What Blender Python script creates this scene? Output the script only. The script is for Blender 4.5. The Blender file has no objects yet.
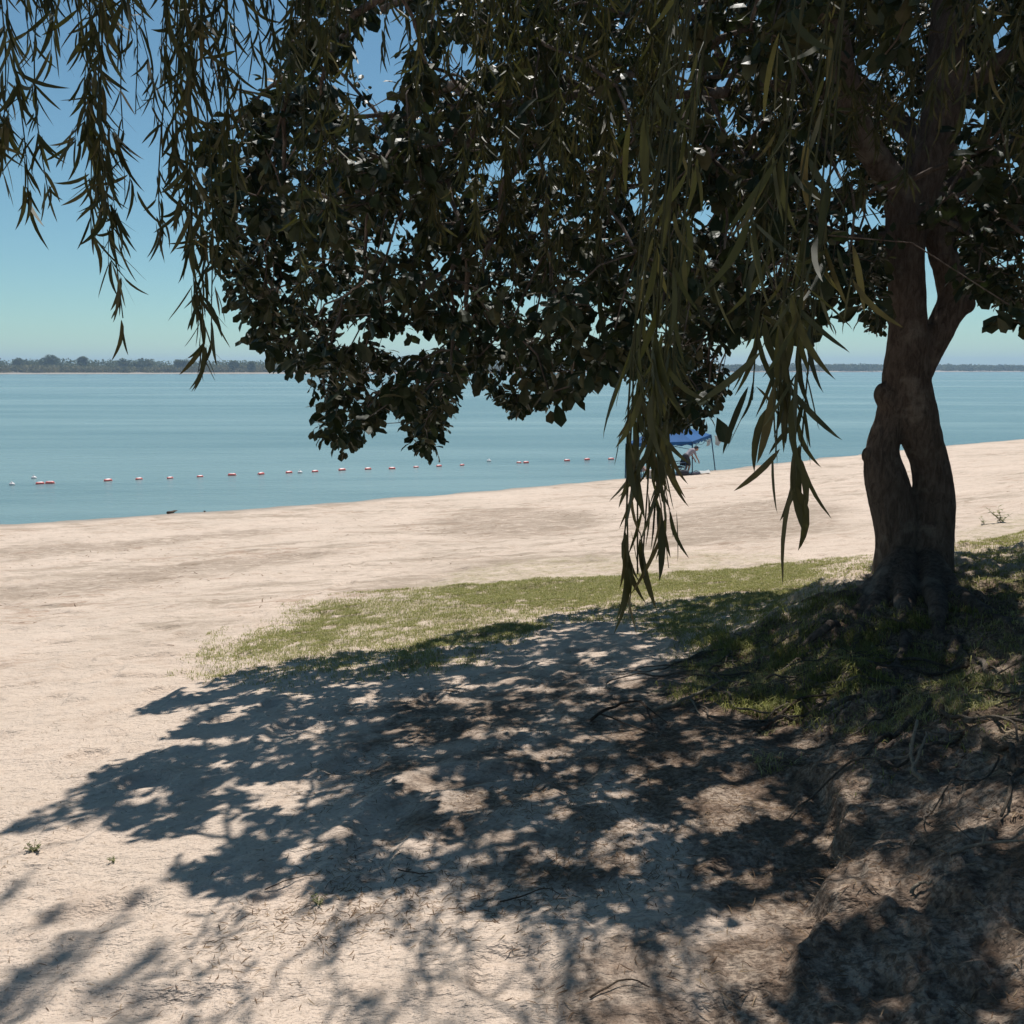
import bpy, math, random
import numpy as np
from mathutils import Vector, Matrix

random.seed(7); rng = np.random.default_rng(11)
S = bpy.context.scene
COL = S.collection
F = 850.0; CAMZ = 5.0; HOR = 369.0
TH = math.atan((512-HOR)/F); CT, ST = math.cos(TH), math.sin(TH)
SUN_EL = math.radians(64); SUN_X = 0.10      # the sun stands ahead of the camera, behind the tree
_h = np.array([SUN_X, 1.0]); _h /= np.linalg.norm(_h)
SUN = np.array([_h[0]*math.cos(SUN_EL), _h[1]*math.cos(SUN_EL), math.sin(SUN_EL)])

# ------------------------------------------------------------------ noise
def _hash(ix, iy, iz, seed):
    h = (ix.astype(np.int64)*374761393 + iy.astype(np.int64)*668265263 + iz.astype(np.int64)*2147483647 + seed*1274126177) & 0xFFFFFFFF
    h = ((h ^ (h >> 13))*1274126177) & 0xFFFFFFFF
    h = ((h ^ (h >> 15))*2246822519) & 0xFFFFFFFF
    h = h ^ (h >> 16)
    return (h & 0xFFFFFF)/float(0xFFFFFF)
def vn(x, y, z=None, seed=0):
    x = np.asarray(x, float); y = np.asarray(y, float)
    ix = np.floor(x); iy = np.floor(y); fx = x-ix; fy = y-iy
    fx = fx*fx*(3-2*fx); fy = fy*fy*(3-2*fy)
    if z is None:
        o = np.zeros_like(ix)
        a = _hash(ix, iy, o, seed); b = _hash(ix+1, iy, o, seed)
        c = _hash(ix, iy+1, o, seed); d = _hash(ix+1, iy+1, o, seed)
        return (a+(b-a)*fx)*(1-fy)+(c+(d-c)*fx)*fy
    z = np.asarray(z, float); iz = np.floor(z); fz = z-iz; fz = fz*fz*(3-2*fz)
    r = []
    for k in (0, 1):
        a = _hash(ix, iy, iz+k, seed); b = _hash(ix+1, iy, iz+k, seed)
        c = _hash(ix, iy+1, iz+k, seed); d = _hash(ix+1, iy+1, iz+k, seed)
        r.append((a+(b-a)*fx)*(1-fy)+(c+(d-c)*fx)*fy)
    return r[0]+(r[1]-r[0])*fz
def fbm(x, y, z=None, o=4, seed=0, g=0.5):
    s = 0; a = 1; t = 0; f = 1.0
    for i in range(o):
        s = s + a*vn(x*f+i*17.3, y*f-i*9.1, None if z is None else z*f, seed+i); t += a; a *= g; f *= 2.03
    return s/t
def sstep(a, b, x):
    t = np.clip((x-a)/(b-a), 0, 1); return t*t*(3-2*t)

# ------------------------------------------------------------------ camera geometry
def ray(px, py):
    u = (px-512)/F; v = (512-py)/F
    return np.array([u, CT+v*ST, -ST+v*CT])
def on_z(px, py, z=0.0):
    d = ray(px, py); t = (z-CAMZ)/d[2]; return np.array([0, 0, CAMZ])+d*t
def at(px, py, Y):
    d = ray(px, py); return np.array([0, 0, CAMZ])+d*(Y/d[1])
def proj(P):
    P = np.atleast_2d(P); dz = P[:, 2]-CAMZ
    dep = P[:, 1]*CT-dz*ST; up = P[:, 1]*ST+dz*CT
    dep2 = np.where(dep > 0.05, dep, 0.05)
    return 512+F*P[:, 0]/dep2, 512-F*up/dep2, dep

# ------------------------------------------------------------------ terrain
_sh = np.array([on_z(x, y) for x, y in [(0, 525), (150, 516), (300, 506), (400, 498), (500, 490), (620, 479), (700, 472), (800, 461), (900, 450), (1024, 439)]])
SX = np.concatenate([[-400, -60], _sh[:, 0], [75, 400]])
SY = np.concatenate([[_sh[0, 1]-200, _sh[0, 1]-24], _sh[:, 1], [_sh[-1, 1]+20, _sh[-1, 1]+170]])
_dd = np.linspace(-60, 80, 1401)
_zz = np.interp(_dd, [-60, -20, -5, 0, 1, 6, 12, 18, 23, 26, 28.5, 30, 36, 60, 80],
                [-4, -2.5, -0.6, 0, 0.14, 0.45, 0.95, 1.62, 2.26, 2.72, 3.08, 3.30, 3.8, 4.3, 4.5])
_k = np.hanning(41); _k /= _k.sum()
_zs = np.convolve(np.pad(_zz, 20, mode='edge'), _k, mode='valid')
_zs = np.where(np.abs(_dd) < 2, _zz, _zs)
def shore_d(x, y): return (np.interp(x, SX, SY)-y)*0.87
EY = [-3, 0, 1.2, 1.8, 2.4, 3.0, 3.6, 4.4, 5.5, 7.0, 8.3, 9.5, 30]
EX = [-0.5, 0.0, 0.35, 0.62, 0.95, 1.22, 1.38, 1.40, 1.55, 1.95, 2.5, 4.0, 30]
def bank_d(x, y):
    return x-np.interp(y, EY, EX)+0.28*(fbm(x*1.3, y*1.3, o=3, seed=5)-0.5)
def far_y(x, y):
    u = x/np.maximum(y, 1.0)
    return np.interp(u, [-2, -0.6, -0.25, -0.05, 0.12, 0.35, 0.6, 2], [760, 850, 930, 1010, 1200, 1450, 1550, 1700])
def base_h(x, y):
    d = shore_d(x, y)
    d = d+np.where(np.abs(d) < 4, .9*(fbm(x*.35, y*.35, o=3, seed=15)-.5)+.35*(vn(x*1.3, y*1.3, seed=16)-.5), 0)*(1-np.abs(np.clip(d, -4, 4))/4)
    z = np.interp(d, _dd, _zs)
    b = bank_d(x, y)
    near = 1-sstep(11, 18, y)
    z = z+near*(0.30*sstep(0.0, 1.1, b)+0.11*sstep(0.0, 0.06, b+.12*(fbm(x*7, y*7, o=3, seed=6)-.5))*sstep(4.0, 3.4, y)*sstep(2.0, 2.5, y))
    # mound at the foot of the tree
    r2 = ((x-3.3)/1.5)**2+((y-7.1)/1.1)**2
    z = z+0.16*np.exp(-r2)
    # worn hollow in the bank in front of the tree
    z = z-0.22*np.exp(-(((x-2.55)/0.45)**2+((y-4.9)/0.9)**2))
    z = z+0.10*np.exp(-(((x-2.9)/0.6)**2+((y-3.9)/0.5)**2))
    return z
def detail(x, y):
    d = shore_d(x, y); b = bank_d(x, y)
    land = sstep(0.0, 3.0, d)*(1-sstep(60, 120, np.abs(x)+np.abs(y)))
    rough = sstep(-0.3, 0.5, b)*(1-sstep(9, 12, y))
    z = 0.05*(fbm(x*0.35, y*0.35, o=3, seed=21)-0.5)*1.5
    z = z+0.055*(fbm(x*1.7, y*1.7, o=3, seed=22)-0.5)
    z = z+(0.016+0.02*rough)*(fbm(x*9, y*9, o=3, seed=23, g=0.6)-0.5)
    bch = sstep(26, 18, d)
    z = z+bch*(.045*(fbm(x*1.1, y*1.6, o=3, seed=27)-.5)+.05*(vn(x*2.6, y*3.2, seed=28)-.5)*sstep(.45, .6, fbm(x*.5, y*.5, o=2, seed=29)))
    # footprints and scuffs: small dimples with soft rims
    c = vn(x*3.4, y*3.4, seed=31); z = z-0.032*sstep(0.66, 0.85, c)+0.010*sstep(0.5, 0.64, c)
    # lumps, clods and ledges of the bank
    n = fbm(x*2.6, y*2.6, o=4, seed=41)
    z = z+rough*(0.12*(n-0.5)+0.05*np.abs(fbm(x*5, y*5, o=4, seed=43, g=.6)-0.5)*2+0.028*sstep(.48, .56, fbm(x*3.3, y*3.3, o=3, seed=44))+0.02*sstep(.5, .56, fbm(x*8, y*8, o=3, seed=45)))
    return z*land
def hgt(x, y):
    x = np.asarray(x, float); y = np.asarray(y, float)
    z = base_h(x, y)+detail(x, y)
    fd = y-far_y(x, y)
    far = -4+4.0*sstep(-60, 0, fd)+1.3*sstep(0, 22, fd)+2.0*sstep(20, 260, fd)
    return np.where(y > 300, np.maximum(far, -4), z)
def G(px, py):
    d = ray(px, py); o = np.array([0, 0, CAMZ])
    t = np.concatenate([np.linspace(1, 20, 3000), np.linspace(20, 120, 3000)])
    P = o+d*t[:, None]; b = P[:, 2] < hgt(P[:, 0], P[:, 1])
    i = int(np.argmax(b)) if b.any() else len(t)-1
    return P[i]
def foot(P):
    t = (P[:, 2]-3.0)/SUN[2]
    for _ in range(6):
        q = P-SUN*t[:, None]
        t = t+(q[:, 2]-base_h(q[:, 0], q[:, 1]))/SUN[2]
    return P-SUN*t[:, None]
def inpoly(x, y, poly):
    x = np.asarray(x, float); y = np.asarray(y, float)
    r = np.zeros(x.shape, bool); n = len(poly); j = n-1
    for i in range(n):
        xi, yi = poly[i]; xj, yj = poly[j]
        c = ((yi > y) != (yj > y)) & (x < (xj-xi)*(y-yi)/((yj-yi) if yj != yi else 1e-9)+xi)
        r ^= c; j = i
    return r

# ------------------------------------------------------------------ object helpers
def tag(o, label=None, cat=None, group=None, kind=None):
    if label: o['label'] = label
    if cat: o['category'] = cat
    if group: o['group'] = group
    if kind: o['kind'] = kind
    return o
def empty(name, loc, label, cat, group=None):
    o = bpy.data.objects.new(name, None); COL.objects.link(o); o.location = loc
    o.empty_display_size = 0.2
    return tag(o, label, cat, group)
def link(name, me, mat=None, parent=None):
    o = bpy.data.objects.new(name, me); COL.objects.link(o)
    if mat: me.materials.append(mat)
    if parent is not None:
        o.parent = parent
        q = Vector(parent.location)
        if parent.parent is not None: q = q+Vector(parent.parent.location)
        me.transform(Matrix.Translation(-q))
    return o
def mesh_np(name, V, faces_by_n, smooth=True, attrs=None, fattr=None):
    """V (n,3); faces_by_n: list of (m,k) int arrays"""
    me = bpy.data.meshes.new(name)
    V = np.asarray(V, np.float32)
    me.vertices.add(len(V)); me.vertices.foreach_set('co', V.ravel())
    li = np.concatenate([f.ravel() for f in faces_by_n]).astype(np.int32)
    tot = np.concatenate([np.full(len(f), f.shape[1]) for f in faces_by_n]).astype(np.int32)
    st = np.concatenate([[0], np.cumsum(tot)[:-1]]).astype(np.int32)
    me.loops.add(len(li)); me.loops.foreach_set('vertex_index', li)
    me.polygons.add(len(tot)); me.polygons.foreach_set('loop_start', st); me.polygons.foreach_set('loop_total', tot)
    me.polygons.foreach_set('use_smooth', np.full(len(tot), smooth))
    for k, a in (attrs or {}).items():
        at_ = me.attributes.new(k, 'FLOAT', 'POINT'); at_.data.foreach_set('value', np.asarray(a, np.float32))
    me.update(calc_edges=True); me.validate()
    return me
class MB:
    """collects quads/tris then links them as one mesh object"""
    def __init__(s): s.V = []; s.F3 = []; s.F4 = []; s.n = 0; s.A = []
    def add(s, V, f3=None, f4=None, a=None):
        V = np.asarray(V, float)
        s.V.append(V)
        if f3 is not None and len(f3): s.F3.append(np.asarray(f3)+s.n)
        if f4 is not None and len(f4): s.F4.append(np.asarray(f4)+s.n)
        s.A.append(np.full(len(V), 0.5) if a is None else np.broadcast_to(a, (len(V),)))
        s.n += len(V)
    def tube(s, P, R, k=8, cap=True, a=None):
        P = np.asarray(P, float); R = np.broadcast_to(R, (len(P),)); n = len(P)
        T = np.gradient(P, axis=0); T /= np.linalg.norm(T, axis=1)[:, None]+1e-12
        ref = np.array([0.31, 0.2, 1.0]) if abs(T[0][2]) < 0.9 else np.array([1.0, 0.1, 0.0])
        V = []
        u = np.cross(T[0], ref); u /= np.linalg.norm(u)
        ang = np.arange(k)*2*math.pi/k
        for i in range(n):
            u = u-T[i]*np.dot(u, T[i]); u /= np.linalg.norm(u)+1e-12
            w = np.cross(T[i], u)
            V.append(P[i]+R[i]*(np.cos(ang)[:, None]*u+np.sin(ang)[:, None]*w))
        V = np.concatenate(V); f4 = []
        for i in range(n-1):
            for j in range(k):
                j2 = (j+1) % k; f4.append((i*k+j, i*k+j2, (i+1)*k+j2, (i+1)*k+j))
        f3 = []
        if cap:
            V = np.concatenate([V, [P[0]], [P[-1]]])
            for j in range(k):
                j2 = (j+1) % k
                f3.append((n*k, j2, j)); f3.append((n*k+1, (n-1)*k+j, (n-1)*k+j2))
        s.add(V, f3, f4, a)
    def box(s, c, size, R=None):
        v = np.array([[x, y, z] for x in (-.5, .5) for y in (-.5, .5) for z in (-.5, .5)])*np.asarray(size)
        if R is not None: v = v@np.asarray(R).T
        s.add(v+np.asarray(c), None, [(0, 1, 3, 2), (4, 6, 7, 5), (0, 4, 5, 1), (2, 3, 7, 6), (0, 2, 6, 4), (1, 5, 7, 3)])
    def ball(s, c, r, k=12, m=8):
        V = [np.array([0, 0, 1.])]
        for i in range(1, m):
            t = math.pi*i/m
            for j in range(k):
                p = 2*math.pi*j/k; V.append(np.array([math.sin(t)*math.cos(p), math.sin(t)*math.sin(p), math.cos(t)]))
        V.append(np.array([0, 0, -1.])); V = np.array(V)*np.asarray(r)+np.asarray(c); f3 = []; f4 = []
        for j in range(k):
            j2 = (j+1) % k; f3.append((0, 1+j, 1+j2)); f3.append((len(V)-1, 1+(m-2)*k+j2, 1+(m-2)*k+j))
            for i in range(m-2): f4.append((1+i*k+j, 1+(i+1)*k+j, 1+(i+1)*k+j2, 1+i*k+j2))
        s.add(V, f3, f4)
    def mesh(s, name, smooth=True):
        fs = []
        if s.F4: fs.append(np.concatenate(s.F4))
        if s.F3: fs.append(np.concatenate(s.F3))
        return mesh_np(name, np.concatenate(s.V), fs, smooth, {'var': np.concatenate(s.A)})
    def build(s, name, mat, parent=None, smooth=True): return link(name, s.mesh(name, smooth), mat, parent)
def fused(mb, name, voxel, mat, parent=None, smooth_it=3, disp=None):
    me = mb.mesh(name+'_src'); o = bpy.data.objects.new('tmp', me); COL.objects.link(o)
    m = o.modifiers.new('r', 'REMESH'); m.mode = 'VOXEL'; m.voxel_size = voxel; m.use_smooth_shade = True
    if smooth_it:
        m = o.modifiers.new('s', 'SMOOTH'); m.factor = 0.5; m.iterations = smooth_it
    dg = bpy.context.evaluated_depsgraph_get(); ev = o.evaluated_get(dg)
    nm = bpy.data.meshes.new_from_object(ev); nm.name = name
    bpy.data.objects.remove(o); nm.materials.clear()
    n = len(nm.vertices)
    if disp is not None:
        co = np.zeros(n*3, np.float32); no = np.zeros(n*3, np.float32)
        nm.vertices.foreach_get('co', co); nm.vertices.foreach_get('normal', no)
        co = co.reshape(-1, 3); no = no.reshape(-1, 3)
        co = co+no*disp(co.astype(float))[:, None]
        nm.vertices.foreach_set('co', co.astype(np.float32).ravel())
    nm.polygons.foreach_set('use_smooth', np.ones(len(nm.polygons), bool)); nm.update()
    return link(name, nm, mat, parent)
def scatter(tV, f3, f4, pos, X, Y, Z, scl, var):
    """instances of a template baked into one mesh: axes X,Y,Z (N,3), scale (N,) or (N,3)"""
    N = len(pos); nv = len(tV); scl = np.asarray(scl, float)
    if scl.ndim == 1: scl = np.repeat(scl[:, None], 3, 1)
    L = tV[None]*scl[:, None, :]
    V = pos[:, None]+L[:, :, :1]*X[:, None]+L[:, :, 1:2]*Y[:, None]+L[:, :, 2:]*Z[:, None]
    off = (np.arange(N)*nv)[:, None, None]
    a3 = (np.asarray(f3)[None]+off).reshape(-1, 3) if f3 is not None else None
    a4 = (np.asarray(f4)[None]+off).reshape(-1, 4) if f4 is not None else None
    return V.reshape(-1, 3), a3, a4, np.repeat(var, nv)
def unit(v): return v/(np.linalg.norm(v, axis=-1, keepdims=True)+1e-12)

# ------------------------------------------------------------------ materials
def nt(name):
    m = bpy.data.materials.new(name); m.use_nodes = True; t = m.node_tree; t.nodes.clear()
    out = t.nodes.new('ShaderNodeOutputMaterial')
    return m, t, out
class N:
    def __init__(s, t): s.t = t
    def n(s, typ, **kw):
        o = s.t.nodes.new(typ)
        for k, v in kw.items():
            if k in o.inputs.keys(): s.set(o.inputs[k], v)
            else: setattr(o, k, v)
        return o
    def set(s, inp, v):
        if isinstance(v, bpy.types.NodeSocket): s.t.links.new(v, inp)
        else: inp.default_value = v
    def mix(s, f, a, b):
        o = s.t.nodes.new('ShaderNodeMix'); o.data_type = 'RGBA'; o.clamp_factor = True
        s.set(o.inputs[0], f); s.set(o.inputs[6], a if isinstance(a, bpy.types.NodeSocket) else (*a, 1)); s.set(o.inputs[7], b if isinstance(b, bpy.types.NodeSocket) else (*b, 1))
        return o.outputs[2]
    def math(s, op, a, b=0.0, c=0.0):
        o = s.t.nodes.new('ShaderNodeMath'); o.operation = op; s.set(o.inputs[0], a); s.set(o.inputs[1], b); s.set(o.inputs[2], c); return o.outputs[0]
    def noise(s, vec, scale, detail=4, rough=0.55, dist=0.0):
        o = s.t.nodes.new('ShaderNodeTexNoise'); s.set(o.inputs['Vector'], vec)
        o.inputs['Scale'].default_value = scale; o.inputs['Detail'].default_value = detail; o.inputs['Roughness'].default_value = rough; o.inputs['Distortion'].default_value = dist
        return o.outputs[0]
    def ramp(s, v, a, b):
        o = s.t.nodes.new('ShaderNodeMapRange'); o.interpolation_type = 'SMOOTHSTEP'; s.set(o.inputs[0], v); o.inputs[1].default_value = a; o.inputs[2].default_value = b; return o.outputs[0]
    def map(s, vec, scale=(1, 1, 1), rot=(0, 0, 0)):
        o = s.t.nodes.new('ShaderNodeMapping'); s.set(o.inputs[0], vec); o.inputs['Scale'].default_value = scale; o.inputs['Rotation'].default_value = rot; return o.outputs[0]
    def bump(s, h, dist, strength=1.0, nrm=None):
        o = s.t.nodes.new('ShaderNodeBump'); s.set(o.inputs['Height'], h); o.inputs['Distance'].default_value = dist; o.inputs['Strength'].default_value = strength
        if nrm: s.set(o.inputs['Normal'], nrm)
        return o.outputs[0]
    def bsdf(s, **kw):
        o = s.t.nodes.new('ShaderNodeBsdfPrincipled')
        for k, v in kw.items(): s.set(o.inputs[k.replace('_', ' ')], v)
        return o
def attr(t, name):
    o = t.nodes.new('ShaderNodeAttribute'); o.attribute_name = name; return o.outputs['Fac']
def pos(t): return t.nodes.new('ShaderNodeNewGeometry').outputs['Position']
def objc(t): return t.nodes.new('ShaderNodeTexCoord').outputs['Object']

def mat_ground():
    m, t, out = nt('sand_ground'); n = N(t); p = pos(t)
    grass, dirt_shade, damp, far = attr(t, 'grass'), attr(t, 'dirt_shade'), attr(t, 'damp'), attr(t, 'far')
    big = n.noise(p, 0.5, 3); mid = n.noise(p, 3.1, 5); fine = n.noise(p, 42, 5, 0.65); grain = n.noise(p, 320, 3, 0.7)
    sand = n.mix(n.ramp(big, 0.35, 0.65), (0.56, 0.45, 0.362), (0.605, 0.485, 0.392))
    sand = n.mix(n.math('MULTIPLY', n.ramp(mid, 0.5, 0.72), 0.35), sand, (0.40, 0.29, 0.215))
    sand = n.mix(n.math('MULTIPLY', n.ramp(fine, 0.5, 0.72), 0.5), sand, (0.33, 0.25, 0.185))
    # streaks that run along the shore, left by the river and by wheels
    st = n.noise(n.map(p, (0.35, 1.1, 1), (0, 0, math.radians(-28))), 1.0, 7, 0.72, 1.2)
    st2 = n.noise(n.map(p, (1.4, 4.0, 1), (0, 0, math.radians(-24))), 1.0, 6, 0.75, 1.0)
    sf = n.math('MULTIPLY', n.math('MULTIPLY', n.ramp(st, 0.45, 0.62), n.ramp(n.noise(n.map(p, (.12, .22, 1)), 1.0, 4, .6), .40, .58)), attr(t, 'beach'))
    sand = n.mix(n.math('MULTIPLY', sf, 0.85), sand, (0.33, 0.26, 0.195))
    sand = n.mix(n.math('MULTIPLY', n.math('MULTIPLY', n.ramp(st2, 0.50, 0.60), n.math('MULTIPLY', n.ramp(n.noise(n.map(p, (.25, .45, 1)), 1.0, 4, .6), .46, .60), attr(t, 'beach'))), 0.75), sand, (0.36, 0.25, 0.18))
    sand = n.mix(n.math('MULTIPLY', n.math('MULTIPLY', attr(t, 'stain'), n.ramp(n.noise(n.map(p, (1.8, 5, 1), (0, 0, math.radians(-26))), 1.0, 8, .8, 1.0), .36, .56)), .75), sand, (0.27, 0.205, 0.15))
    # specks of litter
    sp = n.ramp(n.noise(p, 95, 2, 0.5), 0.665, 0.70); spm = n.ramp(n.noise(p, 2.2, 3), 0.48, 0.62)
    sand = n.mix(n.math('MULTIPLY', n.math('MULTIPLY', sp, spm), 0.7), sand, (0.13, 0.085, 0.05))
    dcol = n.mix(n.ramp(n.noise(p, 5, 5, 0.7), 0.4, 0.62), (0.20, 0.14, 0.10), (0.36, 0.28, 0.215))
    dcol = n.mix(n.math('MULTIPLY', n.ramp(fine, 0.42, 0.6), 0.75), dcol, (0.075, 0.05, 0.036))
    dm = n.ramp(n.math('ADD', dirt_shade, n.math('MULTIPLY', n.math('SUBTRACT', mid, 0.5), 1.1)), 0.3, 0.75)  # bank soil and litter, plus the shade darkening painted under the tree
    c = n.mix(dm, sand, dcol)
    gcol = n.mix(n.ramp(n.noise(p, 22, 4, 0.7), 0.35, 0.65), (0.19, 0.175, 0.08), (0.38, 0.31, 0.18))
    gm = n.ramp(n.math('ADD', n.math('MULTIPLY', grass, .8), n.math('MULTIPLY', n.math('SUBTRACT', n.noise(p, 4, 6, 0.75), 0.5), 2.0)), 0.5, 1.2)
    c = n.mix(n.math('MULTIPLY', gm, 0.75), c, gcol)
    c = n.mix(n.math('MULTIPLY', damp, 0.75), c, (0.21, 0.16, 0.115))
    c = n.mix(far, c, (0.36, 0.30, 0.23))
    b = n.bump(grain, 0.003, 0.6); b = n.bump(fine, 0.012, 0.8, b); b = n.bump(n.noise(p, 13, 5, 0.65), 0.035, 0.8, b); b = n.bump(n.noise(n.map(p, (.8, 1.6, 1)), 1.6, 6, 0.7), 0.16, 0.8, b)
    bs = n.bsdf(Base_Color=c, Roughness=n.math('SUBTRACT', 0.95, n.math('MULTIPLY', damp, 0.5)), Normal=b)
    bs.inputs['Specular IOR Level'].default_value = 0.25
    t.links.new(bs.outputs[0], out.inputs[0]); return m
def mat_water():
    m, t, out = nt('river_water'); n = N(t); p = pos(t)
    st = n.noise(n.map(p, (0.006, 0.035, 1), (0, 0, math.radians(-8))), 1.0, 5, 0.6, 0.5)
    st2 = n.noise(n.map(p, (0.02, 0.16, 1), (0, 0, math.radians(-5))), 1.0, 5, 0.65, 0.8)
    st = n.math('ADD', n.math('MULTIPLY', st, .7), n.math('MULTIPLY', st2, .3))
    c = n.mix(n.ramp(st, 0.40, 0.60), (0.085, 0.15, 0.16), (0.175, 0.26, 0.26))
    w1 = n.noise(n.map(p, (0.5, 1.3, 1), (0, 0, -0.4)), 1.0, 3, 0.5); w2 = n.noise(n.map(p, (2.2, 4.5, 1), (0, 0, -0.3)), 1.0, 4, 0.6)
    b = n.bump(w1, 0.16, 0.6); b = n.bump(w2, 0.05, 0.7, b)
    bs = n.bsdf(Base_Color=c, Roughness=n.math('ADD', 0.16, n.math('MULTIPLY', n.ramp(st, 0.3, 0.7), 0.14)), Normal=b)
    bs.inputs['IOR'].default_value = 1.33
    t.links.new(bs.outputs[0], out.inputs[0]); return m
def mat_bark(name, c0, c1, c2, sc=1.0):
    m, t, out = nt(name); n = N(t); p = pos(t)
    v = n.noise(n.map(p, (1, 1, 0.28)), 26*sc, 7, 0.72, 0.8); w = n.noise(p, 4.5*sc, 4, 0.6); f = n.noise(p, 90*sc, 4, 0.7)
    c = n.mix(n.ramp(v, 0.35, 0.65), c0, c1); c = n.mix(n.math('MULTIPLY', n.ramp(w, 0.52, 0.68), 0.7), c, c2)
    c = n.mix(n.math('MULTIPLY', n.ramp(f, 0.55, 0.7), 0.35), c, tuple(x*0.4 for x in c0))
    b = n.bump(v, 0.035, 0.9); b = n.bump(f, 0.007, 0.8, b)
    bs = n.bsdf(Base_Color=c, Roughness=0.9, Normal=b); bs.inputs['Specular IOR Level'].default_value = 0.2
    t.links.new(bs.outputs[0], out.inputs[0]); return m
def mat_leaf(name, cols, trans=0.25, rough=0.45, spec=0.4):
    """cols: three colours picked per leaf by its random value"""
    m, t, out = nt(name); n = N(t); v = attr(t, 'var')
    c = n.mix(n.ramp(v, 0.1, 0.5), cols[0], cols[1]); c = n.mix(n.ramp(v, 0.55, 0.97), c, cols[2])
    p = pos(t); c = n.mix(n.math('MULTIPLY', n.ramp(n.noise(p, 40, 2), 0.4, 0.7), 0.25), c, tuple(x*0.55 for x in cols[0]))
    bs = n.bsdf(Base_Color=c, Roughness=rough); bs.inputs['Specular IOR Level'].default_value = spec
    tr = t.nodes.new('ShaderNodeBsdfTranslucent'); n.set(tr.inputs[0], n.mix(0.4, c, (cols[1][0]*2, cols[1][1]*2.2, cols[1][2])))
    mx = t.nodes.new('ShaderNodeMixShader'); mx.inputs[0].default_value = trans
    t.links.new(bs.outputs[0], mx.inputs[1]); t.links.new(tr.outputs[0], mx.inputs[2]); t.links.new(mx.outputs[0], out.inputs[0]); return m
def mat_plain(name, col, rough=0.6, nscale=8, amp=0.25, bumpd=0.0, trans=0.0):
    m, t, out = nt(name); n = N(t); p = objc(t)
    c = n.mix(n.math('MULTIPLY', n.ramp(n.noise(p, nscale, 4), 0.35, 0.7), amp), col, tuple(x*0.5 for x in col))
    bs = n.bsdf(Base_Color=c, Roughness=rough)
    if bumpd: n.set(bs.inputs['Normal'], n.bump(n.noise(p, nscale*2, 4), bumpd))
    if trans:
        tr = t.nodes.new('ShaderNodeBsdfTranslucent'); n.set(tr.inputs[0], c)
        mx = t.nodes.new('ShaderNodeMixShader'); mx.inputs[0].default_value = trans
        t.links.new(bs.outputs[0], mx.inputs[1]); t.links.new(tr.outputs[0], mx.inputs[2]); t.links.new(mx.outputs[0], out.inputs[0])
    else: t.links.new(bs.outputs[0], out.inputs[0])
    return m

# ------------------------------------------------------------------ ground sheet
GRASS = [[(240, 640), (310, 617), (350, 602), (400, 584), (450, 570), (520, 559), (600, 552), (700, 548), (790, 549), (850, 562), (900, 580), (900, 640), (780, 640), (700, 612), (640, 612), (570, 612), (500, 632), (450, 655), (400, 668), (330, 668), (270, 668)],
         [(940, 530), (1000, 516), (1120, 500), (1300, 500), (1300, 640), (1120, 640), (1000, 640), (945, 600)],
         [(925, 700), (1000, 640), (1200, 640), (1200, 760), (1040, 790), (960, 800), (900, 790)],
         [(740, 620), (880, 590), (960, 620), (930, 700), (800, 720), (700, 700), (690, 660)]]
GRASSW = [[G(min(x, 1600), y)[:2] for x, y in g] for g in GRASS]
def polyblur(x, y, poly, s, seed):
    xs = x+s*(fbm(x*1.6, y*1.6, o=3, seed=seed)-0.5)*2; ys = y+s*(fbm(x*1.6, y*1.6, o=3, seed=seed+9)-0.5)*2
    xs = xs+s*.5*(fbm(x*6, y*6, o=3, seed=seed+3)-.5); ys = ys+s*.5*(fbm(x*6, y*6, o=3, seed=seed+4)-.5)
    r = 0; k = 14
    for i in range(k):
        a = i*2.39996; q = s*.95*math.sqrt((i+.5)/k); r = r+inpoly(xs+q*math.cos(a), ys+q*math.sin(a), poly)/k
    return r
def grass_mask(x, y):
    a = polyblur(x, y, GRASSW[0], 0.75, 51); b = polyblur(x, y, GRASSW[1], 0.5, 52)*0.95; c = polyblur(x, y, GRASSW[2], 0.35, 53)*0.75; d = polyblur(x, y, GRASSW[3], 0.3, 54)*0.25
    return np.maximum(np.maximum(a, b), np.maximum(c, d))
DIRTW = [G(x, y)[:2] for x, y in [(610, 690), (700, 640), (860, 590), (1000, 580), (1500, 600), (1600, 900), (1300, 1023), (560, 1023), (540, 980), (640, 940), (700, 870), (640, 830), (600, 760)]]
DIRT_SHADE = [G(x, y)[:2] for x, y in [(300, 720), (420, 680), (600, 660), (720, 700), (700, 800), (720, 930), (520, 925), (380, 900), (280, 860), (330, 800)]]  # brown litter under the crown, also painted in to deepen its shade
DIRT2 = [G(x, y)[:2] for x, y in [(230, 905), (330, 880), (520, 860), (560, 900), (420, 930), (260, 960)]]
def dirt_shade_mask(x, y):
    return np.maximum(polyblur(x, y, DIRTW, 0.4, 61)*0.85, np.maximum(polyblur(x, y, DIRT2, 0.25, 62)*0.4, polyblur(x, y, DIRT_SHADE, 0.6, 63)*0.56))

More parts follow.
